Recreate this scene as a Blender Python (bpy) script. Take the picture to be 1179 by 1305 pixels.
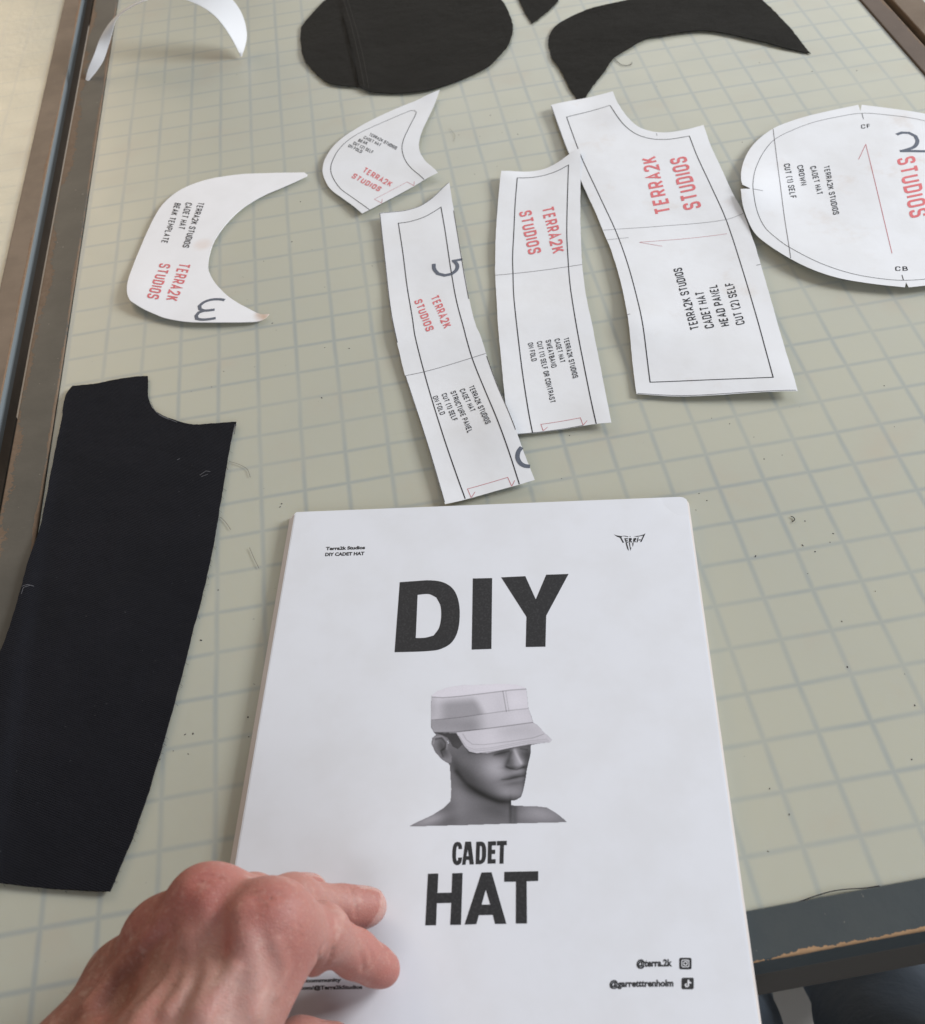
import bpy, bmesh, math, random
import numpy as np
from mathutils import Vector, Matrix, geometry

for o in list(bpy.data.objects):
    bpy.data.objects.remove(o, do_unlink=True)
SC = bpy.context.scene
COL = SC.collection
IN = 0.0254                       # the cutting mat is ruled in inches

# ------------------------------------------------------------------ camera
CAM_R = np.array([[0.9851654, -0.14232796, -0.09587435],
                  [-0.16805021, -0.68697504, -0.70698262],
                  [0.0347601, 0.71260652, -0.70070228]])     # rows: right, down, forward
CAM_C = np.array([-0.15478683, -0.43766233, 0.50001962])
F_PX, PPX, PPY = 1499.214, 589.5, 519.0                       # for a 1179 x 1305 frame
cam_data = bpy.data.cameras.new('camera')
cam = bpy.data.objects.new('camera', cam_data)
COL.objects.link(cam)
cam.matrix_world = Matrix(((CAM_R[0][0], -CAM_R[1][0], -CAM_R[2][0], CAM_C[0]),
                           (CAM_R[0][1], -CAM_R[1][1], -CAM_R[2][1], CAM_C[1]),
                           (CAM_R[0][2], -CAM_R[1][2], -CAM_R[2][2], CAM_C[2]),
                           (0, 0, 0, 1)))
cam_data.sensor_fit = 'HORIZONTAL'
cam_data.sensor_width = 36.0
cam_data.lens = F_PX / 1179 * 36.0
cam_data.shift_y = -(652.5 - PPY) / 1179
cam_data.clip_start = 0.02
cam_data.clip_end = 50
cam_data.dof.use_dof = True
cam_data.dof.focus_distance = 0.66
cam_data.dof.aperture_fstop = 20.0
SC.camera = cam

# ------------------------------------------------------------------ light
SC.view_settings.view_transform = 'Standard'
SC.view_settings.look = 'None'
SC.view_settings.exposure = 0.07
SC.view_settings.gamma = 1.0
w = bpy.data.worlds.new('World')
SC.world = w
w.use_nodes = True
w.node_tree.nodes['Background'].inputs[0].default_value = (0.93, 0.95, 1.0, 1)
w.node_tree.nodes['Background'].inputs[1].default_value = 0.16

def area(name, loc, target, size, size_y, power, color):
    d = bpy.data.lights.new(name, 'AREA')
    d.shape = 'RECTANGLE'; d.size = size; d.size_y = size_y
    d.energy = power; d.color = color
    o = bpy.data.objects.new(name, d); COL.objects.link(o)
    o.location = loc
    o.rotation_euler = (Vector(target) - Vector(loc)).to_track_quat('-Z', 'Y').to_euler()
    return o
area('far_window_light', (1.7, 3.2, 1.75), (0, .1, 0), 4.6, 2.0, 46, (0.95, 0.98, 1.0))
area('side_window_light', (2.6, .45, 1.20), (0, .1, 0), 1.1, .8, 100, (0.93, 0.96, 1.0))
area('front_fill_light', (-0.1, -2.3, 1.2), (-0.1, -.2, -.1), 2.2, 1.2, 24, (0.90, 0.94, 1.0))  # added fill, unseen behind the camera, lifts the table's front faces
area('warm_lamp', (-1.75, 2.9, 1.45), (-0.3, 0.2, 0), 1.5, 1.1, 30, (1.0, 0.76, 0.50))
area('warm_room_light', (-2.1, -.5, 1.1), (-0.4, 0, 0), .9, .9, 2.0, (1.0, 0.70, 0.42))

# ------------------------------------------------------------------ helpers
def at(px, py, z=0.0):
    """table point (metres) seen at photo pixel px, py and height z"""
    d = CAM_R.T @ np.array([(px - PPX) / F_PX, (py - PPY) / F_PX, 1.0])
    t = (z - CAM_C[2]) / d[2]
    p = CAM_C + t * d
    return np.array([p[0], p[1], z])

def crop(ox, oy, s):
    return lambda pts: [(ox + p[0] * s, oy + p[1] * s) for p in pts]

def ground(pts, z=0.0):
    return [tuple(at(x, y, z)[:2]) for x, y in pts]

def ss(a, b, x):
    t = np.clip((x - a) / (b - a), 0, 1)
    return t * t * (3 - 2 * t)

def smooth(pts, closed=False, step=0.0018, corner=38):
    """Catmull-Rom through pts, keeping sharp corners"""
    P = [np.array(p, float) for p in pts]
    n = len(P)
    def is_corner(i):
        if not closed and i in (0, n - 1): return True
        a = P[i] - P[i - 1]; b = P[(i + 1) % n] - P[i]
        c = a @ b / (np.linalg.norm(a) * np.linalg.norm(b) + 1e-12)
        return math.degrees(math.acos(max(-1, min(1, c)))) > corner
    cs = [is_corner(i) for i in range(n)]
    out = []
    for i in range(n if closed else n - 1):
        p1, p2 = P[i], P[(i + 1) % n]
        L = np.linalg.norm(p2 - p1)
        m1 = (p2 - p1) if cs[i] else (p2 - P[i - 1]) * 0.5 * (2 * L / (L + np.linalg.norm(p1 - P[i - 1]) + 1e-12)) 
        j = (i + 1) % n
        if cs[j]: m2 = p2 - p1
        else:
            p3 = P[(j + 1) % n]
            m2 = (p3 - p1) * 0.5 * (2 * L / (L + np.linalg.norm(p3 - p2) + 1e-12))
        k = max(1, int(math.ceil(L / step)))
        for q in range(k):
            t = q / k
            h = (2*t**3-3*t*t+1)*p1 + (t**3-2*t*t+t)*m1 + (-2*t**3+3*t*t)*p2 + (t**3-t*t)*m2
            out.append(tuple(h))
    if not closed: out.append(tuple(P[-1]))
    return out

def tag(o, label=None, cat=None, group=None, kind=None):
    if label: o['label'] = label
    if cat: o['category'] = cat
    if group: o['group'] = group
    if kind: o['kind'] = kind
    return o

def empty(name, loc, label, cat, group=None):
    o = bpy.data.objects.new(name, None)
    o.empty_display_size = 0.01
    COL.objects.link(o); o.location = loc
    return tag(o, label, cat, group)

def link_mesh(name, verts, faces, mats, parent=None, midx=None, smooth_faces=False, loc=None):
    """verts are world coordinates"""
    V = np.asarray(verts, float).reshape(-1, 3)
    base = np.zeros(3)
    p = parent
    while p is not None:
        base = base + np.array(p.location); p = p.parent
    own = np.zeros(3)
    if loc is not None: own = np.array(loc) - base
    me = bpy.data.meshes.new(name)
    me.from_pydata((V - base - own).tolist(), [], [list(map(int, f)) for f in faces])
    if not isinstance(mats, (list, tuple)): mats = [mats]
    for m in mats: me.materials.append(m)
    if midx is not None: me.polygons.foreach_set('material_index', midx)
    if smooth_faces is True:
        me.polygons.foreach_set('use_smooth', [True] * len(me.polygons))
    elif smooth_faces is not False:
        me.polygons.foreach_set('use_smooth', smooth_faces)
    me.update()
    o = bpy.data.objects.new(name, me); COL.objects.link(o)
    if loc is not None: o.location = own
    if parent is not None: o.parent = parent
    return o

def box_vf(x0, x1, y0, y1, z0, z1, off=0):
    v = [(x0,y0,z0),(x1,y0,z0),(x1,y1,z0),(x0,y1,z0),(x0,y0,z1),(x1,y0,z1),(x1,y1,z1),(x0,y1,z1)]
    f = [(0,3,2,1),(4,5,6,7),(0,1,5,4),(1,2,6,5),(2,3,7,6),(3,0,4,7)]
    return v, [tuple(i + off for i in q) for q in f]

def add_bevel(o, w, seg=2):
    m = o.modifiers.new('bevel', 'BEVEL'); m.width = w; m.segments = seg; m.limit_method = 'ANGLE'
    return o

def inside(poly, X, Y):
    r = np.zeros(X.shape, bool)
    n = len(poly)
    for i in range(n):
        x1, y1 = poly[i]; x2, y2 = poly[(i + 1) % n]
        if y1 == y2: continue
        c = ((y1 > Y) != (y2 > Y)) & (X < (x2 - x1) * (Y - y1) / (y2 - y1) + x1)
        r ^= c
    return r

def cdt(outline, spacing, holes=()):
    P = [Vector(p) for p in outline]
    E = [(i, (i + 1) % len(P)) for i in range(len(P))]
    hs = []
    for h in holes:
        b = len(P)
        P += [Vector(p) for p in h]
        E += [(b + i, b + (i + 1) % len(h)) for i in range(len(h))]
        hs.append(h)
    A = np.array(outline)
    lo, hi = A.min(0), A.max(0)
    gx, gy = np.meshgrid(np.arange(lo[0] + spacing * .5, hi[0], spacing), np.arange(lo[1] + spacing * .5, hi[1], spacing))
    gx[1::2] += spacing * .5
    ins = inside(outline, gx, gy)
    for h in hs: ins &= ~inside(h, gx, gy)
    pts = np.c_[gx[ins], gy[ins]]
    # keep clear of the outline
    if len(pts):
        Q = np.array([tuple(p) for p in P], np.float32); d = np.full(len(pts), 9.0, np.float32)
        for i in range(0, len(Q), 64):
            q = Q[i:i+64]
            d = np.minimum(d, np.hypot(pts[:, :1] - q[None, :, 0], pts[:, 1:] - q[None, :, 1]).min(1))
        pts = pts[d > spacing * .35]
    P += [Vector(p) for p in pts]
    vs, es, fs, *_ = geometry.delaunay_2d_cdt(P, E, [], 1 if not hs else 0, 1e-9)
    V = np.array([tuple(v) for v in vs])
    F = []
    fa = np.array([tuple(f)[:3] for f in fs]); c = V[fa].mean(1)
    ok = inside(outline, c[:, 0], c[:, 1])
    for h in hs: ok &= ~inside(h, c[:, 0], c[:, 1])
    e1_ = V[fa[:, 1]] - V[fa[:, 0]]; e2_ = V[fa[:, 2]] - V[fa[:, 0]]
    ccw = e1_[:, 0]*e2_[:, 1] - e1_[:, 1]*e2_[:, 0] > 0
    for f, o_, w_ in zip(fa.tolist(), ok, ccw):
        if o_: F.append(tuple(f) if w_ else tuple(reversed(f)))
    return V, F

def sheet(name, outline, height, thick, mat, parent=None, spacing=0.003, holes=(), loc=None):
    """a cut piece of paper or cloth lying on the table; height(x, y) is its underside"""
    V, F = cdt(outline, spacing, holes)
    h = height(V[:, 0], V[:, 1])
    n = len(V)
    verts = [(*V[i], h[i] + thick) for i in range(n)] + [(*V[i], h[i]) for i in range(n)]
    faces = list(F) + [tuple(i + n for i in reversed(f)) for f in F]
    sm = [True] * len(faces)
    for ring in [outline] + list(holes):
        R = np.array(ring); hr = height(R[:, 0], R[:, 1]); b = len(verts); k = len(R)
        verts += [(*R[i], hr[i] + thick) for i in range(k)] + [(*R[i], hr[i]) for i in range(k)]
        ar = sum(R[i][0]*R[(i+1)%k][1]-R[(i+1)%k][0]*R[i][1] for i in range(k))
        for i in range(k):
            j = (i + 1) % k
            f = (b + i, b + k + i, b + k + j, b + j)
            if (ar < 0) != (ring is not outline): f = tuple(reversed(f))
            faces.append(f); sm.append(False)
    return link_mesh(name, verts, faces, mat, parent, None, sm, loc)

def ink_patch(outline, height, lift, holes=(), spacing=0.004):
    V, F = cdt(outline, spacing, holes)
    h = height(V[:, 0], V[:, 1]) + lift
    return [(*V[i], h[i]) for i in range(len(V))], F

def ribbon2d(pts, width, closed=False):
    P = [np.array(p, float) for p in pts]
    P = [p for i, p in enumerate(P) if i == 0 or np.linalg.norm(p - P[i - 1]) > 1e-9]
    if closed and np.linalg.norm(P[0] - P[-1]) < 1e-9: P = P[:-1]
    n = len(P); L = []; R = []
    for i in range(n):
        a = P[i] - P[i - 1] if (closed or i > 0) else P[1] - P[0]
        b = P[(i + 1) % n] - P[i] if (closed or i < n - 1) else P[-1] - P[-2]
        a = a / np.linalg.norm(a); b = b / np.linalg.norm(b)
        t = a + b
        if np.linalg.norm(t) < 1e-6: t = a
        t = t / np.linalg.norm(t)
        nn = np.array([-t[1], t[0]])
        m = width / 2 / max(0.45, nn @ np.array([-a[1], a[0]]))
        L.append(P[i] + nn * m); R.append(P[i] - nn * m)
    V = L + R
    F = []
    for i in range(n if closed else n - 1):
        j = (i + 1) % n
        F.append((i, n + i, n + j, j))
    return V, F

class Ink:
    """collects printed strokes that follow the paper's surface"""
    def __init__(self, height, lift):
        self.h, self.lift, self.V, self.F, self.k = height, lift, [], [], 0
    def add2d(self, V, F, extra=None):
        V = np.array(V); b = len(self.V)
        self.k += 1
        e = (self.k % 24) * 4e-6 if extra is None else extra
        hh = self.h(V[:, 0], V[:, 1]) + self.lift + e
        self.V += [(V[i][0], V[i][1], hh[i]) for i in range(len(V))]
        for f in F:
            p, q, r = V[f[0]], V[f[1]], V[f[2]]
            up = (q[0]-p[0])*(r[1]-p[1])-(q[1]-p[1])*(r[0]-p[0]) > 0
            self.F.append(tuple(i + b for i in (f if up else reversed(f))))
    def line(self, px, width, z=0.0028, closed=False, sm=True):
        g = ground(px, z)
        if len(g) > 2 and sm: g = smooth(g, closed, 0.0015, 34)
        else:
            g2 = []
            m = len(g) if closed else len(g) - 1
            for i in range(m):
                a = np.array(g[i]); c = np.array(g[(i + 1) % len(g)])
                k = max(1, int(np.linalg.norm(c - a) / 0.002))
                g2 += [tuple(a + (c - a) * q / k) for q in range(k)]
            if not closed: g2.append(g[-1])
            g = g2
        self.add2d(*ribbon2d(g, width, closed))
    def patch(self, px, z=0.001, holes=(), sm=False, spacing=0.004):
        g = ground(px, z)
        hs = [ground(h, z) for h in holes]
        if sm:
            g = smooth(g, True, 0.0006, 35); hs = [smooth(h, True, 0.0006, 35) for h in hs]
        V, F = cdt(g, spacing, hs)
        self.add2d(V, F)
    def build(self, name, mat, parent):
        if self.V: return link_mesh(name, self.V, self.F, mat, parent)

# condensed sign-painter alphabet: strokes with corner radii, cap height 1
GL = {
'A': (.46, [[(0,0),(.23,1),(.46,0)], [(.09,.3),(.37,.3)]]),
'B': (.42, [[(0,.52),(.36,.52,.2),(.36,1,.2),(0,1),(0,0),(.42,0,.2),(.42,.5,.2),(.05,.5)]]),
'C': (.42, [[(.42,.72),(.42,1,.21),(0,1,.21),(0,0,.21),(.42,0,.21),(.42,.28)]]),
'D': (.43, [[(0,.5),(0,1),(.43,1,.25),(.43,0,.25),(0,0),(0,.5)]]),
'E': (.37, [[(.37,1),(0,1),(0,0),(.37,0)], [(.07,.52),(.32,.52)]]),
'F': (.36, [[(.36,1),(0,1),(0,0)], [(.07,.5),(.32,.5)]]),
'H': (.43, [[(0,0),(0,1)], [(.43,0),(.43,1)], [(.07,.51),(.36,.51)]]),
'I': (.0, [[(0,0),(0,1)]]),
'K': (.42, [[(0,0),(0,1)], [(.41,1),(.06,.4)], [(.2,.55),(.44,0)]]),
'L': (.36, [[(0,1),(0,0),(.36,0)]]),
'M': (.56, [[(0,0),(0,1),(.28,.32),(.56,1),(.56,0)]]),
'N': (.44, [[(0,0),(0,1),(.44,0),(.44,1)]]),
'O': (.43, [[(0,.5),(0,1,.215),(.43,1,.215),(.43,0,.215),(0,0,.215),(0,.5)]]),
'P': (.41, [[(0,0),(0,1),(.41,1,.23),(.41,.44,.23),(.07,.44)]]),
'R': (.42, [[(0,0),(0,1),(.41,1,.23),(.41,.46,.23),(.07,.46)], [(.22,.42),(.44,0)]]),
'S': (.42, [[(.42,.74),(.42,1,.2),(0,1,.2),(0,.53,.2),(.42,.5,.2),(.42,0,.2),(0,0,.2),(0,.26)]]),
'T': (.44, [[(0,1),(.44,1)], [(.22,.93),(.22,0)]]),
'U': (.43, [[(0,1),(0,0,.215),(.43,0,.215),(.43,1)]]),
'W': (.66, [[(0,1),(.16,0),(.33,.8),(.5,0),(.66,1)]]),
'1': (.2, [[(0,.78),(.2,1),(.2,0)]]),
'2': (.42, [[(0,.74),(0,1,.2),(.42,1,.2),(.42,.58,.14),(0,0),(.44,0)]]),
'(': (.16, [[(.16,1.08),(0,.85,.2),(0,.1,.2),(.16,-.12)]]),
')': (.16, [[(0,1.08),(.16,.85,.2),(.16,.1,.2),(0,-.12)]]),
}
def round_stroke(pts):
    P = [np.array(p[:2], float) for p in pts]; out = []
    for i, p in enumerate(pts):
        r = p[2] if len(p) > 2 else 0
        if r and 0 < i < len(P) - 1:
            a = P[i-1] - P[i]; b = P[i+1] - P[i]
            la, lb = np.linalg.norm(a), np.linalg.norm(b)
            d = min(r, la * .5, lb * .5)
            s, e = P[i] + a / la * d, P[i] + b / lb * d
            for q in range(6):
                t = q / 5
                out.append((1-t)**2 * s + 2*t*(1-t) * P[i] + t*t * e)
        else: out.append(P[i])
    return out

ZP = 0.0028
def letter_line(ink, text, base0, base1, top0, weight=0.13, gap=0.30, z=0.0028):
    """writes text from pixel base0 to base1, cap height towards top0"""
    o = at(*base0, z)[:2]; e = at(*base1, z)[:2]; u = at(*top0, z)[:2] - o
    x = 0; items = []
    for ch in text:
        if ch == ' ': x += .26 + gap * .3; continue
        wd, st = GL[ch]
        items.append((x, st)); x += wd + gap
    tot = x - gap
    m = weight / 2
    sx = (e - o) / (tot + weight)
    for x0, st in items:
        for k, s in enumerate(st):
            R = round_stroke(s)
            R = [np.array([p[0], m + p[1] * (1 - weight)]) for p in R]
            V, F = ribbon2d(R, weight)
            V = [o + sx * (x0 + m + v[0]) + u * v[1] for v in V]
            ink.add2d(V, F)

def type_line(ink, text, base0, base1, top0, bold=0.03, z=0.001):
    """same with the built-in proportional typeface"""
    o = at(*base0, z)[:2]; e = at(*base1, z)[:2] - o; u = at(*top0, z)[:2] - o
    def flat(t):
        c = bpy.data.curves.new('lettering', 'FONT'); c.body = t; c.size = 1; c.offset = bold; c.fill_mode = 'FRONT'
        c.resolution_u = 3
        ob = bpy.data.objects.new('lettering', c); COL.objects.link(ob)
        bpy.context.view_layer.update()
        me = ob.to_mesh()
        V = np.array([v.co[:2] for v in me.vertices]); F = [tuple(p.vertices) for p in me.polygons]
        ob.to_mesh_clear(); bpy.data.objects.remove(ob); bpy.data.curves.remove(c)
        return V, F
    cap = flat('H')[0][:, 1].max()
    V, F = flat(text)
    x0, x1 = V[:, 0].min(), V[:, 0].max()
    V2 = [o + e * (v[0] - x0) / (x1 - x0) + u * v[1] / cap for v in V]
    ink.add2d(V2, F)

# ------------------------------------------------------------------ materials
def srgb(r, g, b):
    f = lambda c: c / 12.92 if c <= .04045 else ((c + .055) / 1.055) ** 2.4
    return (f(r / 255), f(g / 255), f(b / 255), 1)

class NT:
    def __init__(self, name):
        self.m = bpy.data.materials.new(name); self.m.use_nodes = True
        self.t = self.m.node_tree; self.n = self.t.nodes
        self.b = self.n['Principled BSDF']
    def node(self, typ, **kw):
        x = self.n.new(typ)
        for k, v in kw.items():
            if k.startswith('i_'):
                key = k[2:]
                x.inputs[int(key) if key.isdigit() else key].default_value = v
            else: setattr(x, k, v)
        return x
    def link(self, a, b): self.t.links.new(a, b)
    def math(self, op, a, b=None, clamp=False):
        x = self.node('ShaderNodeMath', operation=op); x.use_clamp = clamp
        for i, q in enumerate((a, b)):
            if q is None: continue
            if hasattr(q, 'is_linked'): self.link(q, x.inputs[i])
            else: x.inputs[i].default_value = q
        return x.outputs[0]
    def mix(self, fac, a, b, blend='MIX'):
        x = self.node('ShaderNodeMix', data_type='RGBA', blend_type=blend)
        for i, q in ((0, fac), (6, a), (7, b)):
            if hasattr(q, 'is_linked'): self.link(q, x.inputs[i])
            else: x.inputs[i].default_value = q
        return x.outputs[2]
    def ramp(self, fac, stops):
        x = self.node('ShaderNodeMapRange', interpolation_type='SMOOTHSTEP')
        self.link(fac, x.inputs[0])
        x.inputs[1].default_value, x.inputs[2].default_value = stops
        return x.outputs[0]
    def pos(self):
        g = self.node('ShaderNodeNewGeometry'); return g.outputs['Position']
    def xyz(self):
        s = self.node('ShaderNodeSeparateXYZ'); self.link(self.pos(), s.inputs[0]); return s.outputs
    def noise(self, scale, detail=3, rough=.5, vec=None):
        x = self.node('ShaderNodeTexNoise'); x.inputs['Scale'].default_value = scale
        x.inputs['Detail'].default_value = detail; x.inputs['Roughness'].default_value = rough
        self.link(vec if vec is not None else self.pos(), x.inputs['Vector'])
        return x.outputs['Fac']
    def bump(self, h, strength, dist):
        x = self.node('ShaderNodeBump'); x.inputs['Strength'].default_value = strength
        x.inputs['Distance'].default_value = dist; self.link(h, x.inputs['Height'])
        self.link(x.outputs[0], self.b.inputs['Normal'])
    def color(self, c):
        if hasattr(c, 'is_linked'): self.link(c, self.b.inputs['Base Color'])
        else: self.b.inputs['Base Color'].default_value = c
    def set(self, **kw):
        for k, v in kw.items():
            i = self.b.inputs[k.replace('_', ' ')]
            if hasattr(v, 'is_linked'): self.link(v, i)
            else: i.default_value = v
        return self

def paper_mat(name, tint=(.76, .77, .795, 1), stain=0.0, bump=.24):
    t = NT(name)
    n = t.noise(38, 4, .55)
    c = t.mix(t.ramp(n, (.35, .7)), tint, (tint[0]*.965, tint[1]*.96, tint[2]*.95, 1))
    if stain:
        s = t.noise(24, 5, .65)
        c = t.mix(t.math('MULTIPLY', t.ramp(s, (.56, .74)), stain), c, (.60, .50, .42, 1))
    t.color(c); t.set(Roughness=.62)
    t.b.inputs['Specular IOR Level'].default_value = .3
    t.bump(t.noise(60, 3, .5), bump, .0012)
    return t.m
M_PAPER = paper_mat('white_paper')
M_STAINED = paper_mat('smudged_paper', stain=.34)
M_COVER = paper_mat('cover_paper', (.735, .75, .795, 1), 0, .08)
M_CARD = paper_mat('white_card', (.84, .84, .85, 1))
def translucent_card():
    t = NT('thin_white_card')
    t.color((.86, .86, .87, 1)); t.set(Roughness=.8); t.b.inputs['Specular IOR Level'].default_value = .15
    tr = t.node('ShaderNodeBsdfTranslucent'); tr.inputs[0].default_value = (.86, .86, .87, 1)
    mx = t.node('ShaderNodeMixShader'); mx.inputs[0].default_value = .25
    t.link(t.b.outputs[0], mx.inputs[1]); t.link(tr.outputs[0], mx.inputs[2])
    t.link(mx.outputs[0], t.n['Material Output'].inputs['Surface'])
    return t.m
M_THINCARD = translucent_card()
M_PAGE = paper_mat('page_edges', (.74, .685, .65, 1))

def plain(name, c, rough=.6, spec=.3):
    t = NT(name); t.color(c); t.set(Roughness=rough); t.b.inputs['Specular IOR Level'].default_value = spec
    return t.m
def ink_mat(name, c):
    t = NT(name)
    n = t.noise(900, 2, .5)
    t.color(t.mix(t.ramp(n, (.45, .75)), c, (c[0]*1.25+.01, c[1]*1.25+.01, c[2]*1.25+.01, 1)))
    t.set(Roughness=.55); t.b.inputs['Specular IOR Level'].default_value = .25
    return t.m
M_BLACK = ink_mat('black_ink', (.030, .030, .032, 1))
M_BLACKLINE = ink_mat('black_line_ink', (.022, .022, .026, 1))
M_GREYINK = ink_mat('slate_ink', (.115, .13, .165, 1))
M_RED = ink_mat('red_ink', (.64, .165, .175, 1))
M_REDLINE = ink_mat('red_line_ink', (.50, .13, .15, 1))
M_FOLDLINE = ink_mat('fold_line_ink', (.16, .15, .155, 1))

def fabric_mat(name, c, c2, scale=4200):
    t = NT(name)
    x, y, z = t.xyz()
    wv = t.math('MULTIPLY', t.math('SINE', t.math('MULTIPLY', t.math('ADD', x, t.math('MULTIPLY', y, .25)), scale)),
                t.math('SINE', t.math('MULTIPLY', t.math('SUBTRACT', y, t.math('MULTIPLY', x, .25)), scale)))
    n = t.noise(26, 5, .6)
    col = t.mix(t.ramp(n, (.3, .75)), c, c2)
    f = t.noise(420, 2, .5)                    # lint
    col = t.mix(t.math('MULTIPLY', t.ramp(f, (.72, .8)), .25), col, (.16, .16, .165, 1))
    col = t.mix(t.math('MULTIPLY', t.math('ADD', wv, 1.0), .16), col, (c2[0]*2.1, c2[1]*2.1, c2[2]*2.1, 1))
    t.color(col); t.set(Roughness=.85)
    t.b.inputs['Specular IOR Level'].default_value = .10
    t.b.inputs['Sheen Weight'].default_value = .02
    h = t.math('ADD', t.math('MULTIPLY', wv, .35), t.math('MULTIPLY', t.noise(48, 4, .6), 4.0))
    t.bump(h, .5, .0009)
    return t.m
M_CLOTH = fabric_mat('black_cloth', (.0062, .0066, .0092, 1), (.0088, .0090, .0122, 1))
M_TWILL = fabric_mat('brownish_black_cloth', (.0115, .0105, .0088, 1), (.0150, .0140, .0118, 1), 3300)

def mat_mat(name, gx=0.0, gk=1.0, bmp=.10):
    """translucent self-healing cutting mat with a printed inch grid under its skin"""
    t = NT(name)
    x, y, z = t.xyz()
    wob = t.math('MULTIPLY', t.math('SUBTRACT', t.noise(22, 2, .5), .5), .0016)
    def gl(v, off):
        q = t.math('ADD', t.math('DIVIDE', t.math('ADD', v, wob), IN), off + 400.5)
        d = t.math('ABSOLUTE', t.math('SUBTRACT', t.math('FRACT', q), .5))
        return t.math('SUBTRACT', 1.0, t.ramp(d, (.0, .092)))
    g = t.math('MAXIMUM', gl(x, gx), gl(y, 0.0))
    patch = t.noise(11, 4, .6)
    g = t.math('MULTIPLY', g, t.math('ADD', .24, t.math('MULTIPLY', t.ramp(patch, (.3, .7)), .24)))
    g = t.math('MULTIPLY', g, gk)
    base = t.mix(t.ramp(t.noise(7.5, 4, .55), (.3, .72)), (.482, .476, .388, 1), (.455, .456, .383, 1))
    base = t.mix(t.math('MULTIPLY', t.ramp(t.noise(15, 5, .6), (.52, .8)), .45), base, (.485, .415, .32, 1))
    c = t.mix(g, base, (.235, .285, .325, 1))
    for rot, ph in ((.35, 0.0), (1.25, 40.0), (-.6, 80.0)):
        mp = t.node('ShaderNodeMapping'); mp.inputs['Rotation'].default_value = (0, 0, rot); mp.inputs['Scale'].default_value = (9, 420, 1); mp.inputs['Location'].default_value = (ph, 0, 0)
        t.link(t.pos(), mp.inputs[0])
        sn_ = t.node('ShaderNodeTexNoise'); sn_.inputs['Scale'].default_value = 1.0; sn_.inputs['Detail'].default_value = 1.5
        t.link(mp.outputs[0], sn_.inputs['Vector'])
        c = t.mix(t.math('MULTIPLY', t.ramp(sn_.outputs['Fac'], (.76, .80)), .30), c, (.40, .385, .32, 1))
    sp = t.noise(260, 2, .5)
    c = t.mix(t.math('MULTIPLY', t.ramp(sp, (.76, .80)), .5), c, (.13, .12, .11, 1))
    t.color(c)
    t.set(Roughness=t.math('ADD', .24, t.math('MULTIPLY', t.noise(30, 4, .6), .22)))
    t.b.inputs['Specular IOR Level'].default_value = .42
    t.b.inputs['Subsurface Weight'].default_value = .40
    t.b.inputs['Subsurface Radius'].default_value = (1.0, .85, .6)
    t.b.inputs['Subsurface Scale'].default_value = .004
    t.bump(t.noise(150, 4, .55), bmp, .0006)
    return t.m
M_MAT = mat_mat('cutting_mat_vinyl')
M_MAT_FADED = mat_mat('faded_cutting_mat_vinyl', .4, .45, .55)

def rail_mat(name, paint, paint2, wood, axis, edges, chip=.0022, amount=1.0, wear=.5):
    """painted timber, paint chipped off along the given edges (metres on one axis)"""
    t = NT(name)
    P = t.xyz(); v = P[0] if axis == 'x' else P[1]; along = P[1] if axis == 'x' else P[0]
    d = None
    for e, k in edges:
        q = t.math('DIVIDE', t.math('ABSOLUTE', t.math('SUBTRACT', v, e)), k)
        d = q if d is None else t.math('MINIMUM', d, q)
    d = t.math('ADD', d, t.math('MULTIPLY', t.math('MAXIMUM', t.math('SUBTRACT', RT - .0007, P[2]), 0.0), 2.5))
    big = t.ramp(t.noise(16, 3, .5), (.38, .72))
    fine = t.noise(330, 4, .6)
    lim = t.math('MULTIPLY', t.math('ADD', t.math('MULTIPLY', big, 2.1), t.math('MULTIPLY', t.math('SUBTRACT', fine, .42), 3.4)), chip)
    worn = t.math('LESS_THAN', d, lim)
    col = t.mix(t.ramp(t.noise(20, 5, .6), (.3, .75)), paint, paint2)
    scr = t.noise(1, 3, .6, None)
    mp = t.node('ShaderNodeMapping'); mp.inputs['Scale'].default_value = (900, 60, 1) if axis == 'y' else (60, 900, 1)
    mp.inputs['Rotation'].default_value = (0, 0, .5)
    t.link(t.pos(), mp.inputs[0])
    s2 = t.node('ShaderNodeTexNoise'); s2.inputs['Scale'].default_value = 1.0; s2.inputs['Detail'].default_value = 1
    t.link(mp.outputs[0], s2.inputs['Vector'])
    col = t.mix(t.math('MULTIPLY', t.ramp(s2.outputs['Fac'], (.74, .80)), wear * .5), col, (.26, .24, .21, 1))
    sp = t.noise(420, 2, .5)
    col = t.mix(t.math('MULTIPLY', t.ramp(sp, (.74, .78)), .55), col, (.33, .30, .25, 1))
    wc = t.mix(fine, wood, (wood[0]*.55, wood[1]*.5, wood[2]*.45, 1))
    col = t.mix(t.math('MULTIPLY', worn, amount), col, wc)
    t.color(col)
    t.set(Roughness=t.math('ADD', .55, t.math('MULTIPLY', worn, .3)))
    t.b.inputs['Specular IOR Level'].default_value = .3
    h = t.math('SUBTRACT', t.math('MULTIPLY', t.noise(260, 4, .6), .3), worn)
    t.bump(h, .5, .0006)
    return t.m
WOOD = (.23, .165, .115, 1)
RT = 0.0016                                      # rails stand slightly proud of the mat

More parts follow.
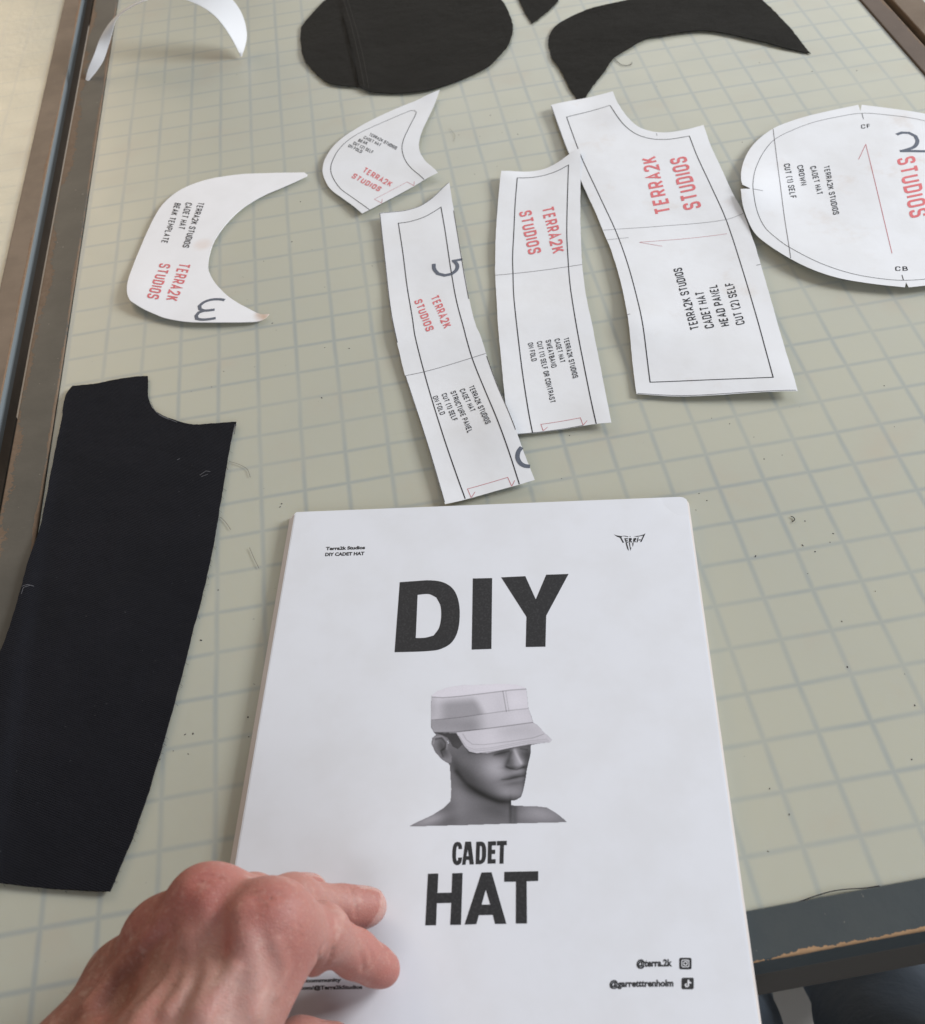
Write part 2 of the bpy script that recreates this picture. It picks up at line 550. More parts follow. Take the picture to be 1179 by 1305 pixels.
def floor_mat():
    t = NT('concrete_floor')
    t.color(t.mix(t.noise(6, 5, .6), (.36, .335, .30, 1), (.46, .43, .39, 1))); t.set(Roughness=.6)
    return t.m
def denim_mat():
    t = NT('navy_denim')
    x, y, z = t.xyz()
    wv = t.math('SINE', t.math('MULTIPLY', t.math('ADD', x, t.math('MULTIPLY', z, .6)), 3000))
    n = t.noise(30, 4, .6)
    c = t.mix(n, (.115, .155, .205, 1), (.175, .21, .255, 1))
    t.color(c); t.set(Roughness=.85); t.bump(t.noise(40, 4, .6), .5, .004)
    return t.m

# ------------------------------------------------------------------ the setting
FZ = -0.90
link_mesh('floor', [(-4, -4, FZ), (4, -4, FZ), (4, 4, FZ), (-4, 4, FZ)], [(0, 1, 2, 3)], floor_mat()).__setitem__('kind', 'structure')

Y0, Y1 = -9.88, 52.0                             # mat, in inches
RAILW = 0.93
PT = (.078, .073, .062, 1); PT2 = (.108, .099, .083, 1)
PB = (.135, .100, .074, 1); PB2 = (.20, .150, .112, 1)
PS = (.046, .056, .060, 1); PS2 = (.060, .068, .068, 1)

def rail_box(name, x0, x1, y0, y1, mat, parent, z0=-.024, z1=RT, bev=.0007):
    v, f = box_vf(x0*IN, x1*IN, y0*IN, y1*IN, z0, z1)
    return add_bevel(link_mesh(name, v, f, mat, parent, loc=((x0+x1)/2*IN, (y0+y1)/2*IN, z0)), bev)

def cutting_table(label, xl, xr, m_left, m_right, m_front, edge_band=None, mat=None):
    """xl, xr: outer left and right faces (inches)"""
    t = empty('cutting_table', ((xl+xr)/2*IN, 20*IN, FZ), label, 'table', 'cutting tables set side by side')
    il, ir = xl + RAILW, xr - RAILW + .25
    v, f = box_vf((il+.012)*IN, (ir-.012)*IN, (Y0+.006)*IN, Y1*IN, -.006, 0.0)
    o = link_mesh('cutting_mat', v, f, mat or M_MAT, t, loc=((il+ir)/2*IN, (Y0+Y1)/2*IN, 0)); add_bevel(o, .0004)
    v, f = box_vf((il+.004)*IN, (ir-.004)*IN, Y0*IN, Y1*IN, -.024, -.0062)
    link_mesh('tabletop_board', v, f, plain('table_board', (.16, .12, .08, 1)), t, loc=((il+ir)/2*IN, 20*IN, 0))
    # side rails; the main table's run to the front corner, the front rail butts between them
    rail_box('side_rail', xl, il, Y0-.80, Y1, m_left, t)
    rail_box('side_rail', ir, xr, Y0-.80, Y1, m_right, t)
    rail_box('front_rail', il+.006, ir-.006, Y0-.80, Y0-.004, m_front, t, z1=RT-.0002, z0=-.0140)
    dk = plain('dark_apron', (.070, .062, .053, 1), .7)
    v, f = box_vf((il+.02)*IN, (ir-.02)*IN, (Y0-.79)*IN, (Y0-.1)*IN, -.0400, -.0142)
    add_bevel(link_mesh('apron', v, f, dk, t, loc=((il+ir)/2*IN, Y0*IN, -.04)), .001)
    if edge_band:
        v, f = box_vf((xr+.003)*IN, (xr+.025)*IN, (Y0-.79)*IN, Y1*IN, -.010, RT-.0005)
        link_mesh('edge_band', v, f, edge_band, t, loc=(xr*IN, 20*IN, 0))
    for lx in (xl + 2.5, xr - 2.5):
        for ly in (8.0, 46.0):
            v, f = box_vf((lx-1.2)*IN, (lx+1.2)*IN, (ly-1.2)*IN, (ly+1.2)*IN, FZ, -.0242)
            add_bevel(link_mesh('leg', v, f, dk, t, loc=(lx*IN, ly*IN, FZ)), .003)
    return t

XL, XR = -16.03, 11.74 
cutting_table('main cutting table with ruled translucent mat, under the papers and the hand', XL, XR,
    rail_mat('worn_grey_rail', PT, PT2, WOOD, 'x', [(XL*IN, 2.3), ((XL+RAILW)*IN, .7)], .0015),
    rail_mat('brown_rail', (.10, .072, .054, 1), (.13, .093, .069, 1), WOOD, 'x', [((XR)*IN, 3.)], .0008, wear=.1),
    rail_mat('slate_front_rail', PS, PS2, (.47, .30, .17, 1), 'y', [((Y0-.80)*IN, 1.0)], .00125, wear=.08))
LR = -16.56
cutting_table('neighbouring cutting table across the dark gap, brown scuffed rail at left', LR - 27.77, LR,
    rail_mat('far_left_rail', PT, PT2, WOOD, 'x', [(-44*IN, 1.0)], .001),
    rail_mat('scuffed_brown_rail', PB, PB2, (.30, .20, .13, 1), 'x', [(LR*IN, 1.0)], .0011, wear=.35),
    rail_mat('slate_front_rail_aged', PS, PS2, WOOD, 'y', [((Y0-.80)*IN, 1.0)], .001), plain('blue_grey_edge_paint', (.19, .22, .235, 1), .4), M_MAT_FADED)
RL = 12.02
cutting_table('third cutting table beyond the dark gap at the top right corner', RL, RL + 27.77,
    rail_mat('tan_rail', (.135, .095, .062, 1), (.18, .13, .088, 1), WOOD, 'x', [(RL*IN, 1.0)], .0008, wear=.1),
    rail_mat('far_right_rail', PT, PT2, WOOD, 'x', [(39.8*IN, 1.0)], .001),
    rail_mat('slate_front_rail_clean', PS, PS2, WOOD, 'y', [((Y0-.80)*IN, 1.0)], .001))

# ------------------------------------------------------------------ papers and cloth
rng = random.Random(7)
def waves(z0, amp, seed, bumps=(), lam=.09):
    """underside height of a lightly curled sheet: slow waves plus local lifts (px, py, sigma, height)"""
    r = random.Random(seed)
    W = [(r.uniform(0, 6.28), 2*math.pi/(lam*r.uniform(.8, 1.7)), r.uniform(0, 6.28)) for _ in range(4)]
    B = [(*at(px, py)[:2], s, h) for px, py, s, h in bumps]
    def f(x, y):
        x = np.asarray(x, float); y = np.asarray(y, float)
        s = 0
        for a, k, p in W: s = s + np.sin(k*(x*math.cos(a)+y*math.sin(a))+p)
        z = z0 + amp * (.5 + s / 8)
        for bx, by, sg, h in B: z = z + h*np.exp(-((x-bx)**2+(y-by)**2)/(2*sg*sg))
        return z
    return f
PTK = 0.00014
LIFT = 0.00010
def centre(poly): 
    a = np.array(poly); return (float(a[:, 0].mean()), float(a[:, 1].mean()), 0.0)

def pattern(name, label, cat, px_outline, hf, thick, mat, group=None, part='paper', step=.0018):
    poly = smooth(ground(px_outline, ZP), True, step, 34)
    jr = random.Random(len(px_outline) * 7); jx = jy = 0.0; jp = []
    for p in poly:                                  # slightly wobbly scissor cut
        jx = .82 * jx + jr.uniform(-1, 1) * .00007; jy = .82 * jy + jr.uniform(-1, 1) * .00007
        jp.append((p[0] + jx, p[1] + jy))
    poly = jp
    t = empty(name, centre(poly), label, cat, group)
    sheet(part, poly, hf, thick, mat, t)
    hh = lambda x, y: hf(x, y) + thick
    return t, poly, (lambda: Ink(hh, LIFT))
GP = 'printed paper pattern pieces spread on the mat'

# --- curved beak template of stiff card, numbered 3
T = crop(155, 210, 245/1179)
o_t = T([(1120,43),(1140,57),(1130,68),(1000,128),(870,185),(760,250),(680,318),(610,400),(565,470),(540,550),(530,620),(540,665),
 (575,725),(640,795),(700,838),(770,876),(850,912),(905,910),(880,935),(840,955),(770,962),(620,967),(430,965),(280,943),(170,905),
 (90,865),(55,840),(38,790),(40,730),(60,650),(100,540),(150,420),(200,320),(240,255),(290,205),(350,160),(420,125),(520,90),(630,68),(740,54),(860,47),(1000,44)])
def template_mat():
    t = NT('template_card')
    tip = at(*T([(890, 925)])[0], .001); mid = at(*T([(500, 500)])[0], .001)
    c = t.mix(t.ramp(t.noise(38, 4, .55), (.35, .7)), (.84, .84, .86, 1), (.81, .81, .825, 1))
    for p, r0, r1, k, cc in ((tip, .004, .0105, .75, (.52, .36, .25, 1)), (mid, .002, .010, .35, (.70, .52, .42, 1))):
        d = t.node('ShaderNodeVectorMath', operation='DISTANCE'); t.link(t.pos(), d.inputs[0]); d.inputs[1].default_value = tuple(p)
        m = t.math('MULTIPLY', t.math('SUBTRACT', 1.0, t.ramp(d.outputs['Value'], (r0, r1))), k)
        m = t.math('MULTIPLY', m, t.math('ADD', .5, t.noise(200, 3, .6)))
        c = t.mix(m, c, cc)
    t.color(c); t.set(Roughness=.55); t.b.inputs['Specular IOR Level'].default_value = .3
    return t.m
hf = waves(.0014, .0012, 3, [(170, 385, .02, .0022), (280, 402, .02, .0008)])
t, pl, ink = pattern('beak_template', 'white card beak template, crescent shaped with a large grey 3 and no border line', 'pattern template', o_t, hf, .0005, template_mat(), GP, 'card')
k = ink()
for s, b0, b1, tp in (('TERRA2K STUDIOS', (470,229), (372,503), (508,234)), ('CADET HAT', (395,231), (346,390), (434,237)), ('BEAK TEMPLATE', (328,233), (241,474), (365,239))):
    b0, b1, tp = T([b0, b1, tp]); letter_line(k, s, b0, b1, tp, .145)
k.build('black_lettering', M_BLACKLINE, t)
k = ink()
for s, b0, b1, tp in (('TERRA2K', (352,601), (270,832), (424,610)), ('STUDIOS', (235,604), (158,826), (303,612))):
    b0, b1, tp = T([b0, b1, tp]); letter_line(k, s, b0, b1, tp, .17, .36)
k.build('red_lettering', M_RED, t)
k = ink()
k.line(T([(633,831),(600,826),(550,829),(505,845),(478,868),(482,888),(510,897),(572,891)]), .0025)
k.line(T([(506,898),(475,908),(458,928),(462,946),(490,952),(535,950),(578,943)]), .0025)
k.build('numeral', M_GREYINK, t)

# --- beak pattern of thin paper
B = crop(405, 110, 165/1179)
o_b = B([(1113,48),(1085,110),(1040,210),(1000,300),(960,390),(935,460),(922,530),(930,590),(960,650),(1010,710),(1060,760),(1093,800),
 (975,853),(680,1017),(405,1163),(330,1100),(220,1015),(120,935),(75,870),(48,800),(45,740),(55,690),(90,620),(150,540),(240,460),(350,385),(480,310),(620,240),(780,170),(900,125),(1000,85)])
hf = waves(.0012, .0030, 11, [(560, 118, .012, .0022), (556, 222, .010, .0016)])
t, pl, ink = pattern('beak_pattern', 'small leaf shaped paper pattern with five slanted lines of tiny black text', 'paper pattern', o_b, hf, PTK, M_PAPER, GP)
k = ink()
k.line(B([(470,1128),(400,1075),(300,1000),(210,930),(150,850),(122,785),(120,730),(140,670),(185,590),(260,510),(360,440),(480,380),(600,325),(700,280),(800,235),(850,216),(880,218),(898,235),(890,260),
 (850,345),(810,430),(780,500),(768,565),(780,630),(810,690),(860,750),(920,805),(970,853)]), .00052)
k.build('seam_line', M_BLACKLINE, t)
k = ink()
for s, b0, b1, tp in (('TERRA2K STUDIOS', (466,452), (712,582), (482,428)), ('CADET HAT', (416,480), (568,556), (432,456)), ('BEAK', (366,506), (446,540), (382,482)),
                      ('CUT (2) SELF', (320,531), (496,618), (336,507)), ('ON FOLD', (275,555), (396,614), (291,531))):
    b0, b1, tp = B([b0, b1, tp]); letter_line(k, s, b0, b1, tp, .15)
k.build('black_lettering', M_BLACKLINE, t)
k = ink()
for s, b0, b1, tp in (('TERRA2K', (402,772), (655,912), (434,730)), ('STUDIOS', (304,823), (555,957), (337,785))):
    b0, b1, tp = B([b0, b1, tp]); letter_line(k, s, b0, b1, tp, .175, .36)
k.build('red_lettering', M_RED, t)
k = ink()
k.line(B([(583,1068),(515,1030),(812,868),(875,905)]), .00032, sm=False)
k.line(B([(588,1030),(584,1066)]), .00032); k.line(B([(879,866),(876,904)]), .00032)
k.build('fold_bracket', M_REDLINE, t)

# --- head panel pattern
H = crop(680, 120, 360/1174)
o_h = H([(72,52),(200,20),(330,-10),(345,30),(370,75),(400,110),(440,140),(500,158),(560,160),(640,147),(707,128),(735,210),(780,310),(830,420),(873,500),
 (910,600),(945,710),(985,850),(1030,1010),(1097,1242),(900,1247),(640,1255),(428,1243),(410,1100),(392,940),(360,780),(318,640),(300,600),(260,500),(200,370),(140,240),(100,130)])
hf = waves(.0016, .0034, 5, [(715, 140, .014, .0020), (790, 150, .012, .0015), (806, 420, .015, .0022), (1000, 490, .014, .0010)])
hf_head = hf
t, pl, ink = pattern('head_panel_pattern', 'large white paper head panel pattern with scooped corner and text reading upward', 'paper pattern', o_h, hf, PTK, M_STAINED, GP)
k = ink()
k.line(H([(138,100),(318,50),(345,95),(380,135),(430,170),(490,188),(560,190),(648,176),(680,260),(740,390),(800,522),(860,700),(930,940),(995,1187),(750,1190),(485,1195),
 (450,950),(400,740),(345,580),(280,440),(200,270)]), .00062, closed=True)
k.line(H([(74,56),(102,132),(142,242),(185,335)]), .00035)
k.line(H([(432,1241),(640,1252),(900,1244),(1090,1239)]), .00030)
k.build('seam_line', M_BLACKLINE, t)
k = ink()
k.line(H([(290,570),(430,558),(560,545),(800,523),(872,501)]), .00032)
k.build('fold_line', M_FOLDLINE, t)
for a, wd in (([(303,611),(395,600)], .0003), ([(387,932),(402,929)], .0004), ([(926,713),(944,709)], .0005), ([(511,165),(513,175)], .0004)):
    k = ink(); k.line(H(a), wd); k.build('notch_mark', M_FOLDLINE, t)
k = ink()
for s, b0, b1, tp in (('TERRA2K', (575,490), (510,260), (508,503)), ('STUDIOS', (699,470), (634,260), (627,484))):
    b0, b1, tp = H([b0, b1, tp]); letter_line(k, s, b0, b1, tp, .17, .36)
k.build('red_lettering', M_RED, t)
k = ink()
for s, b0, b1, tp in (('TERRA2K STUDIOS', (690,980), (616,720), (653,989)), ('CADET HAT', (752,974), (708,820), (714,981)), ('HEAD PANEL', (816,966), (762,790), (779,972)), ('CUT (2) SELF', (879,958), (830,780), (843,966))):
    b0, b1, tp = H([b0, b1, tp]); letter_line(k, s, b0, b1, tp, .145)
k.build('black_lettering', M_BLACKLINE, t)
k = ink()
k.line(H([(805,580),(440,618)]), .00028); k.line(H([(442,619),(535,632)]), .00028)
k.build('grain_arrow', M_REDLINE, t)

# --- sweatband pattern (its upper corner lies on the head panel)
W1 = crop(625, 190, 160/1099); W2 = crop(630, 370, 160/1099)
o_w = W1([(97,210),(300,202),(460,178),(580,135),(700,70),(790,22),(790,300),(788,600),(795,850),(803,1005),(820,1150)]) + \
      W2([(805,60),(850,280),(920,620),(980,930),(1027,1165),(900,1175),(780,1185),(600,1210),(330,1243),(130,1262),(100,1000),(70,700),(40,380),(15,0)]) + \
      W1([(42,1100),(45,850),(60,550),(80,350)])
hf = waves(.0014, .0030, 21, [(738, 200, .016, .0040), (642, 225, .012, .0022), (770, 535, .012, .0010)])
hf_sweat = hf
t, pl, ink = pattern('sweatband_pattern', 'middle strip of paper pattern whose raised corner lies on the larger head panel pattern', 'paper pattern', o_w, hf, PTK, M_PAPER, GP)
k = ink()
k.line(W2([(335,1241),(300,1060),(250,740),(210,420),(180,150),(168,0)]) + W1([(198,1085),(195,950),(205,750),(218,480),(237,265),(350,255),(470,235),(590,200),(685,160),(675,450),(670,750),(680,950),(690,1100)]) +
       W2([(675,40),(720,320),(790,680),(850,980),(893,1175)]), .00064)
k.line(W2([(140,1260),(330,1241),(600,1207),(780,1182)]), .0003)
k.build('seam_line', M_BLACKLINE, t)
k = ink(); k.line(W1([(43,1102),(803,1006)]), .0004); k.build('fold_line', M_FOLDLINE, t)
k = ink()
for s, b0, b1, tp in (('TERRA2K', (445,522), (542,914), (552,500)), ('STUDIOS', (250,556), (336,922), (358,534))):
    b0, b1, tp = W1([b0, b1, tp]); letter_line(k, s, b0, b1, tp, .17, .36)
k.build('red_lettering', M_RED, t)
k = ink()
for s, b0, b1, tp in (('TERRA2K STUDIOS', (605,424), (690,772), (650,412)), ('CADET HAT', (527,433), (577,635), (572,422)), ('SWEATBAND', (450,443), (502,677), (495,432)),
                      ('CUT (1) SELF OR CONTRAST', (372,455), (490,984), (417,444)), ('ON FOLD', (293,467), (329,622), (338,456))):
    b0, b1, tp = W2([b0, b1, tp]); letter_line(k, s, b0, b1, tp, .145)
k.build('black_lettering', M_BLACKLINE, t)
k = ink()
k.line(W2([(428,1222),(408,1165),(755,1115),(778,1182)]), .00032, sm=False)
k.line(W2([(467,1188),(430,1221)]), .00032); k.line(W2([(813,1143),(780,1180)]), .00032)
k.build('fold_bracket', M_REDLINE, t)

# --- structure panel pattern (lies over the sweatband's lower corner)
S1 = crop(480, 230, 160/908); S2 = crop(510, 430, 180/1068)
o_s = S1([(528,35),(450,100),(380,150),(310,188),(210,217),(110,235),(22,248),(40,420),(62,620),(85,830),(110,1000),(150,1190)]) + \
      S2([(38,290),(100,480),(190,760),(260,990),(340,1265),(500,1225),(700,1170),(905,1120),(1020,1087),(930,870),(880,735),(800,530),(730,350),(650,130),(610,0)]) + \
      S1([(720,1060),(670,860),(640,700),(620,580),(590,400),(560,220),(540,110)])
hf = waves(.0016, .0030, 31, [(655, 540, .02, .0036), (485, 275, .010, .0018), (575, 245, .010, .0020)])
t, pl, ink = pattern('structure_panel_pattern', 'long leaning strip of paper pattern with grey 5, its foot next to the booklet', 'paper pattern', o_s, hf, PTK, M_PAPER, GP)
k = ink()
k.line(S2([(493,1222),(430,1050),(340,790),(250,500),(180,255),(115,0)]) + S1([(260,1000),(220,760),(190,520),(158,312),(240,300),(340,270),(400,240),(467,200),(495,360),(540,660),(580,880),(640,1110)]) +
       S2([(497,0),(545,160),(640,400),(740,660),(830,900),(903,1118)]), .00064)
k.line(S1([(525,39),(450,103),(380,153),(310,191),(210,220),(110,238),(26,251),(44,420),(66,620),(89,830),(114,1000),(152,1180)]), .00040)
k.line(S2([(41,290),(103,480),(193,760),(263,990),(338,1250)]), .00028)
k.line(S1([(558,225),(587,400),(617,580),(637,700),(667,860)]), .00038)
k.line(S2([(655,150),(728,352),(797,530),(877,735)]), .00036)
k.build('seam_line', M_BLACKLINE, t)
k = ink(); k.line(S2([(40,289),(180,258),(545,160),(648,131)]), .0004); k.build('fold_line', M_FOLDLINE, t)
k = ink()
k.line(S1([(414,606),(417,642),(443,675),(493,688),(543,679),(577,652),(584,618),(560,588)]), .0027)
k.line(S1([(546,590),(622,577)]), .0023)
k.build('numeral', M_GREYINK, t)
k = ink()
k.line(S2([(922,858),(897,888),(890,930),(910,968),(945,988),(984,992)]), .0026)
k.build('numeral', M_GREYINK, t)
k = ink()
for s, b0, b1, tp in (('TERRA2K', (388,846), (487,1083), (446,822)), ('STUDIOS', (271,872), (362,1103), (326,852))):
    b0, b1, tp = S1([b0, b1, tp]); letter_line(k, s, b0, b1, tp, .17, .36)
k.build('red_lettering', M_RED, t)
k = ink()
for s, b0, b1, tp in (('TERRA2K STUDIOS', (517,374), (651,688), (556,360)), ('CADET HAT', (449,397), (535,580), (488,384)), ('STRUCTURE PANEL', (380,411), (514,742), (419,398)),
                      ('CUT (1) SELF', (312,428), (400,645), (350,415)), ('ON FOLD', (244,447), (305,592), (282,434))):
    b0, b1, tp = S2([b0, b1, tp]); letter_line(k, s, b0, b1, tp, .145)
k.build('black_lettering', M_BLACKLINE, t)
k = ink()
k.line(S2([(538,1213),(510,1148),(815,1067),(845,1132)]), .00032, sm=False)
k.line(S2([(567,1170),(541,1211)]), .00032); k.line(S2([(868,1090),(847,1130)]), .00032)
k.build('fold_bracket', M_REDLINE, t)

# --- crown pattern, round, runs out of the picture
R = crop(940, 120, 239/1179)
left = R([(757,82),(600,115),(430,155),(300,195),(222,228),(140,285),(80,350),(40,430),(22,510),(20,570),(27,606),(75,632),(17,634),(30,720),(60,800),(110,890),(200,970),(330,1055),(480,1125),(650,1175),(850,1205),(1050,1224)])
left_g = ground(left, ZP)
ax0 = np.array(at(*R([(768, 82)])[0], ZP)[:2]); ax1 = np.array(at(*R([(1062, 1224)])[0], ZP)[:2])
axd = (ax1 - ax0) / np.linalg.norm(ax1 - ax0)
def mirror(p):
    q = np.array(p) - ax0
    return tuple(ax0 + 2 * (q @ axd) * axd - q)
n1 = ground(R([(770,122)]), ZP)[0]; n2 = ground(R([(1058,1192)]), ZP)[0]
poly_px = left_g + [n2] + [mirror(p) for p in reversed(left_g)] + [n1]
poly = smooth(poly_px, True, .0018, 30)
hf = waves(.0026, .0026, 41, [(950, 250, .018, .0030), (1000, 330, .02, .0016), (1100, 140, .03, .0015)])
t = empty('crown_pattern', centre(poly), 'round white paper crown pattern with a grey 2 at the right edge', 'paper pattern', GP)
sheet('paper', poly, hf, PTK, M_STAINED, t)
ink = lambda: Ink((lambda x, y: hf(x, y) + PTK), LIFT)
k = ink()
seam_l = ground(R([(780,135),(640,155),(480,190),(340,240),(230,297),(160,380),(115,480),(98,560),(95,630),(120,750),(170,850),(240,920),(325,985),(500,1075),(700,1140),(880,1170),(1040,1180)]), ZP)
seam = smooth(seam_l + [mirror(p) for p in reversed(seam_l)][1:-1], True, .0015, 60)
k.add2d(*ribbon2d(seam, .00036, True))
k.line(R([(96,632),(158,637)]), .0003); k.line(R([(780,136),(790,172)]), .0004); k.line(R([(1032,1146),(1042,1180)]), .0005)
k.line(R([(30,612),(73,630)]), .0006)
k.build('seam_line', M_BLACKLINE, t)
k = ink(); k.line(R([(223,230),(250,440),(285,720),(332,1052)]), .00045); k.build('fold_line', M_FOLDLINE, t)
k = ink()
for s, b0, b1, tp in (('TERRA2K STUDIOS', (541,456), (602,768), (576,449)), ('CADET HAT', (456,460), (500,638), (492,452)), ('CROWN', (374,455), (400,580), (410,447)), ('CUT (1) SELF', (290,447), (332,667), (328,440))):
    b0, b1, tp = R([b0, b1, tp]); letter_line(k, s, b0, b1, tp, .145)
k.build('black_lettering', M_BLACKLINE, t)
for s, b0, b1, tp in (('CF', (776,230), (835,226), (774,205)), ('CB', (990,1121), (1070,1119), (989,1093))):
    b0, b1, tp = R([b0, b1, tp]); k = ink(); letter_line(k, s, b0, b1, tp, .14, .35); k.build('notch_letters', M_BLACKLINE, t)
k = ink()
b0, b1, tp = R([(998,424), (1085,792), (1110,400)]); letter_line(k, 'STUDIOS', b0, b1, tp, .17, .36)
k.build('red_lettering', M_RED, t)
k = ink()
k.line(R([(970,1010),(805,326)]), .0004); k.line(R([(804,328),(760,420)]), .0004)
k.build('grain_arrow', M_REDLINE, t)
k = ink()
k.line(R([(997,270),(1030,258),(1075,260),(1115,280),(1128,312),(1110,345),(1070,362),(1030,373)]), .0028)
k.line(R([(1018,373),(1100,373),(1200,373)]), .0028)
k.build('numeral', M_GREYINK, t)

# --- cut cloth pieces
GC = 'cut pieces of black cloth at the far end of the mat'
def cloth(name, label, px, hf, mat, thick=.0006, jag=.00025, group=None, seed=1, fray=170):
    poly = smooth(ground(px, .0012), True, .0016, 34)
    r = random.Random(seed); rr = 0; out = []
    for p in poly:
        rr = .7 * rr + r.uniform(-1, 1) * jag
        out.append((p[0] + rr, p[1] + r.uniform(-1, 1) * jag))
    t = empty(name, centre(out), label, 'fabric piece', group)
    sheet('cloth', out, hf, thick, mat, t, .003)
    V = []; Fq = []; n = len(out)                      # loose fibres along the cut edge
    for q in range(fray):
        i = r.randrange(n); a_ = np.array(out[i]); b_ = np.array(out[(i + 1) % n]); d = b_ - a_; d /= np.linalg.norm(d) + 1e-9
        nn_ = np.array([d[1], -d[0]])
        if inside(out, np.array([(a_ + nn_ * .0008)[0]]), np.array([(a_ + nn_ * .0008)[1]]))[0]: nn_ = -nn_
        ang_ = r.uniform(-1.1, 1.1); dr = nn_ * math.cos(ang_) + d * math.sin(ang_); ln = r.uniform(.0006, .0019)
        z0_ = float(hf(a_[0], a_[1])) + thick * r.uniform(.1, .9); w_ = .00006
        sd_ = np.array([-dr[1], dr[0]]) * w_; m_ = a_ + dr * ln * .5 + d * r.uniform(-.0002, .0002); e_ = a_ + dr * ln + d * r.uniform(-.0005, .0005)
        bb = len(V)
        for pnt, zz_ in ((a_, z0_), (m_, z0_ * .7 + .0001), (e_, .0002)):
            V += [(*(pnt + sd_), zz_), (*(pnt - sd_), zz_), (*pnt, zz_ + w_)]
        for k_ in (0, 3):
            for u_, v_ in ((0, 1), (1, 2), (2, 0)): Fq.append((bb+k_+u_, bb+k_+v_, bb+k_+3+v_, bb+k_+3+u_))
    o = link_mesh('frayed_threads', V, Fq, mat, t); o['kind'] = 'stuff'
    return t, out

L = lambda pts: [(x * .32195, 440 + y * .32195) for x, y in pts]
px = L([(275,183),(290,166),(380,157),(460,140),(545,127),(587,125),(587,200),(600,240),(620,265),(680,295),(760,318),(840,315),(937,308),(918,370),(895,500),(870,650),(845,800),(810,960),(770,1110),(725,1290)]) + \
     [(205,960),(180,1040),(141,1137),(70,1133),(0,1126),(-60,1119),(-115,1108),(-80,1010),(-40,920)] + L([(0,1240),(20,1200),(60,1080),(90,970),(120,860),(160,745),(190,600),(215,460),(245,310),(262,210)])
fw = waves(.0006, .0016, 51, (), .09)
def hf(x, y):
    return fw(x, y) + .0022 * ss(-14.75*IN, -15.15*IN, np.asarray(x, float)) 
t, poly = cloth('head_panel_fabric', 'large near black cloth panel with scooped top corner, hanging over the left rail', px, hf, M_CLOTH, .0008, .00012, seed=4, fray=120)
M_CHALK = plain('chalk', (.13, .13, .14, 1), .9)
k = Ink(lambda x, y: hf(x, y) + .0008, .00010)          # chalk rubs and frayed white edge threads
for a in (L([(930,312),(922,345),(917,372)]), L([(935,312),(926,352)]), L([(598,232),(618,262),(650,281),(700,303)]), L([(605,246),(632,274),(668,291)])):
    k = Ink(lambda x, y: hf(x, y) + .0008, .00010); k.line(a, .00035); k.build('frayed_edge', M_CHALK, t)
for a in (L([(790,512),(815,495),(832,498)]), L([(796,518),(822,508)]), L([(90,960),(112,952),(135,955)]), L([(88,990),(96,965),(120,955)]), L([(700,452),(712,447)])):
    k = Ink(lambda x, y: hf(x, y) + .0008, .00010); k.line(a, .0003); k.build('chalk_mark', M_CHALK, t)

F1 = crop(370, 0, 350/1179)
px = F1([(155,0),(100,55),(48,120),(45,180),(55,240),(80,285),(130,335),(180,362),(240,372),(290,374),(350,398),(420,402),(500,402),(570,395),(640,378),(720,350),(800,315),(850,290),(900,240),(935,200),(950,155),(957,125),(940,60),(905,0),
 (850,-55),(740,-115),(560,-155),(380,-130),(240,-70)])
s0 = np.array(at(*F1([(208, 0)])[0], .001)[:2]); s1 = np.array(at(*F1([(293, 372)])[0], .001)[:2])
sd = (s1 - s0) / np.linalg.norm(s1 - s0); sn = np.array([-sd[1], sd[0]])
fw2 = waves(.0005, .0014, 61, (), .07)
def hf2(x, y):
    x = np.asarray(x, float); y = np.asarray(y, float)
    d = (x - s0[0]) * sn[0] + (y - s0[1]) * sn[1]           # + towards the wide side
    step = .0011 * ss(-.0003, .0007, d) - .0008 * ss(.006, .030, d)
    return fw2(x, y) + step
t, poly = cloth('crown_fabric', 'rounded black cloth piece with a stitched seam near its left end', px, hf2, M_TWILL, .0006, .0003, GC, 6)
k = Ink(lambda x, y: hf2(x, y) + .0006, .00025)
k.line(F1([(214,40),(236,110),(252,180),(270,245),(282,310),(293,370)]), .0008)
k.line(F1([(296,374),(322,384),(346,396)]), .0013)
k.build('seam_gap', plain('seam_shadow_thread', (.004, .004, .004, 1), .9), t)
k = Ink(lambda x, y: hf2(x, y) + .0006, .00020)
for a in (F1([(228,0),(262,110),(290,230),(318,372)]), F1([(246,0),(282,120),(312,240),(338,380)])): k.line(a, .0005)
k.build('topstitch_line', plain('grey_thread', (.040, .036, .032, 1), .9), t)

F2 = crop(660, 0, 390/1179)
px = F2([(230,383),(195,330),(165,270),(130,220),(117,170),(125,130),(150,95),(200,65),(270,35),(340,18),(430,0),(600,-30),(780,-30),(940,0),(990,45),(1040,100),(1080,150),(1127,205),(1050,190),(960,168),(880,150),(800,132),(720,122),(640,128),(560,140),(500,150),(440,180),(375,222),(330,280),(290,330),(258,378)])
t, poly = cloth('beak_fabric', 'black cloth crescent with pointed ends, behind the head panel pattern', px, waves(.0003, .0015, 71, [(880, 40, .03, .0012)], .07), M_TWILL, .0006, .0003, GC, 8)
px = F2([(-5,-25),(5,0),(30,50),(55,90),(95,60),(130,30),(155,-2),(150,-60),(60,-90),(-10,-70)])
t, poly = cloth('fabric_scrap', 'small pointed tip of black cloth between the two larger black pieces', px, waves(.0003, .0010, 81), M_TWILL, .0006, .0003, GC, 9)

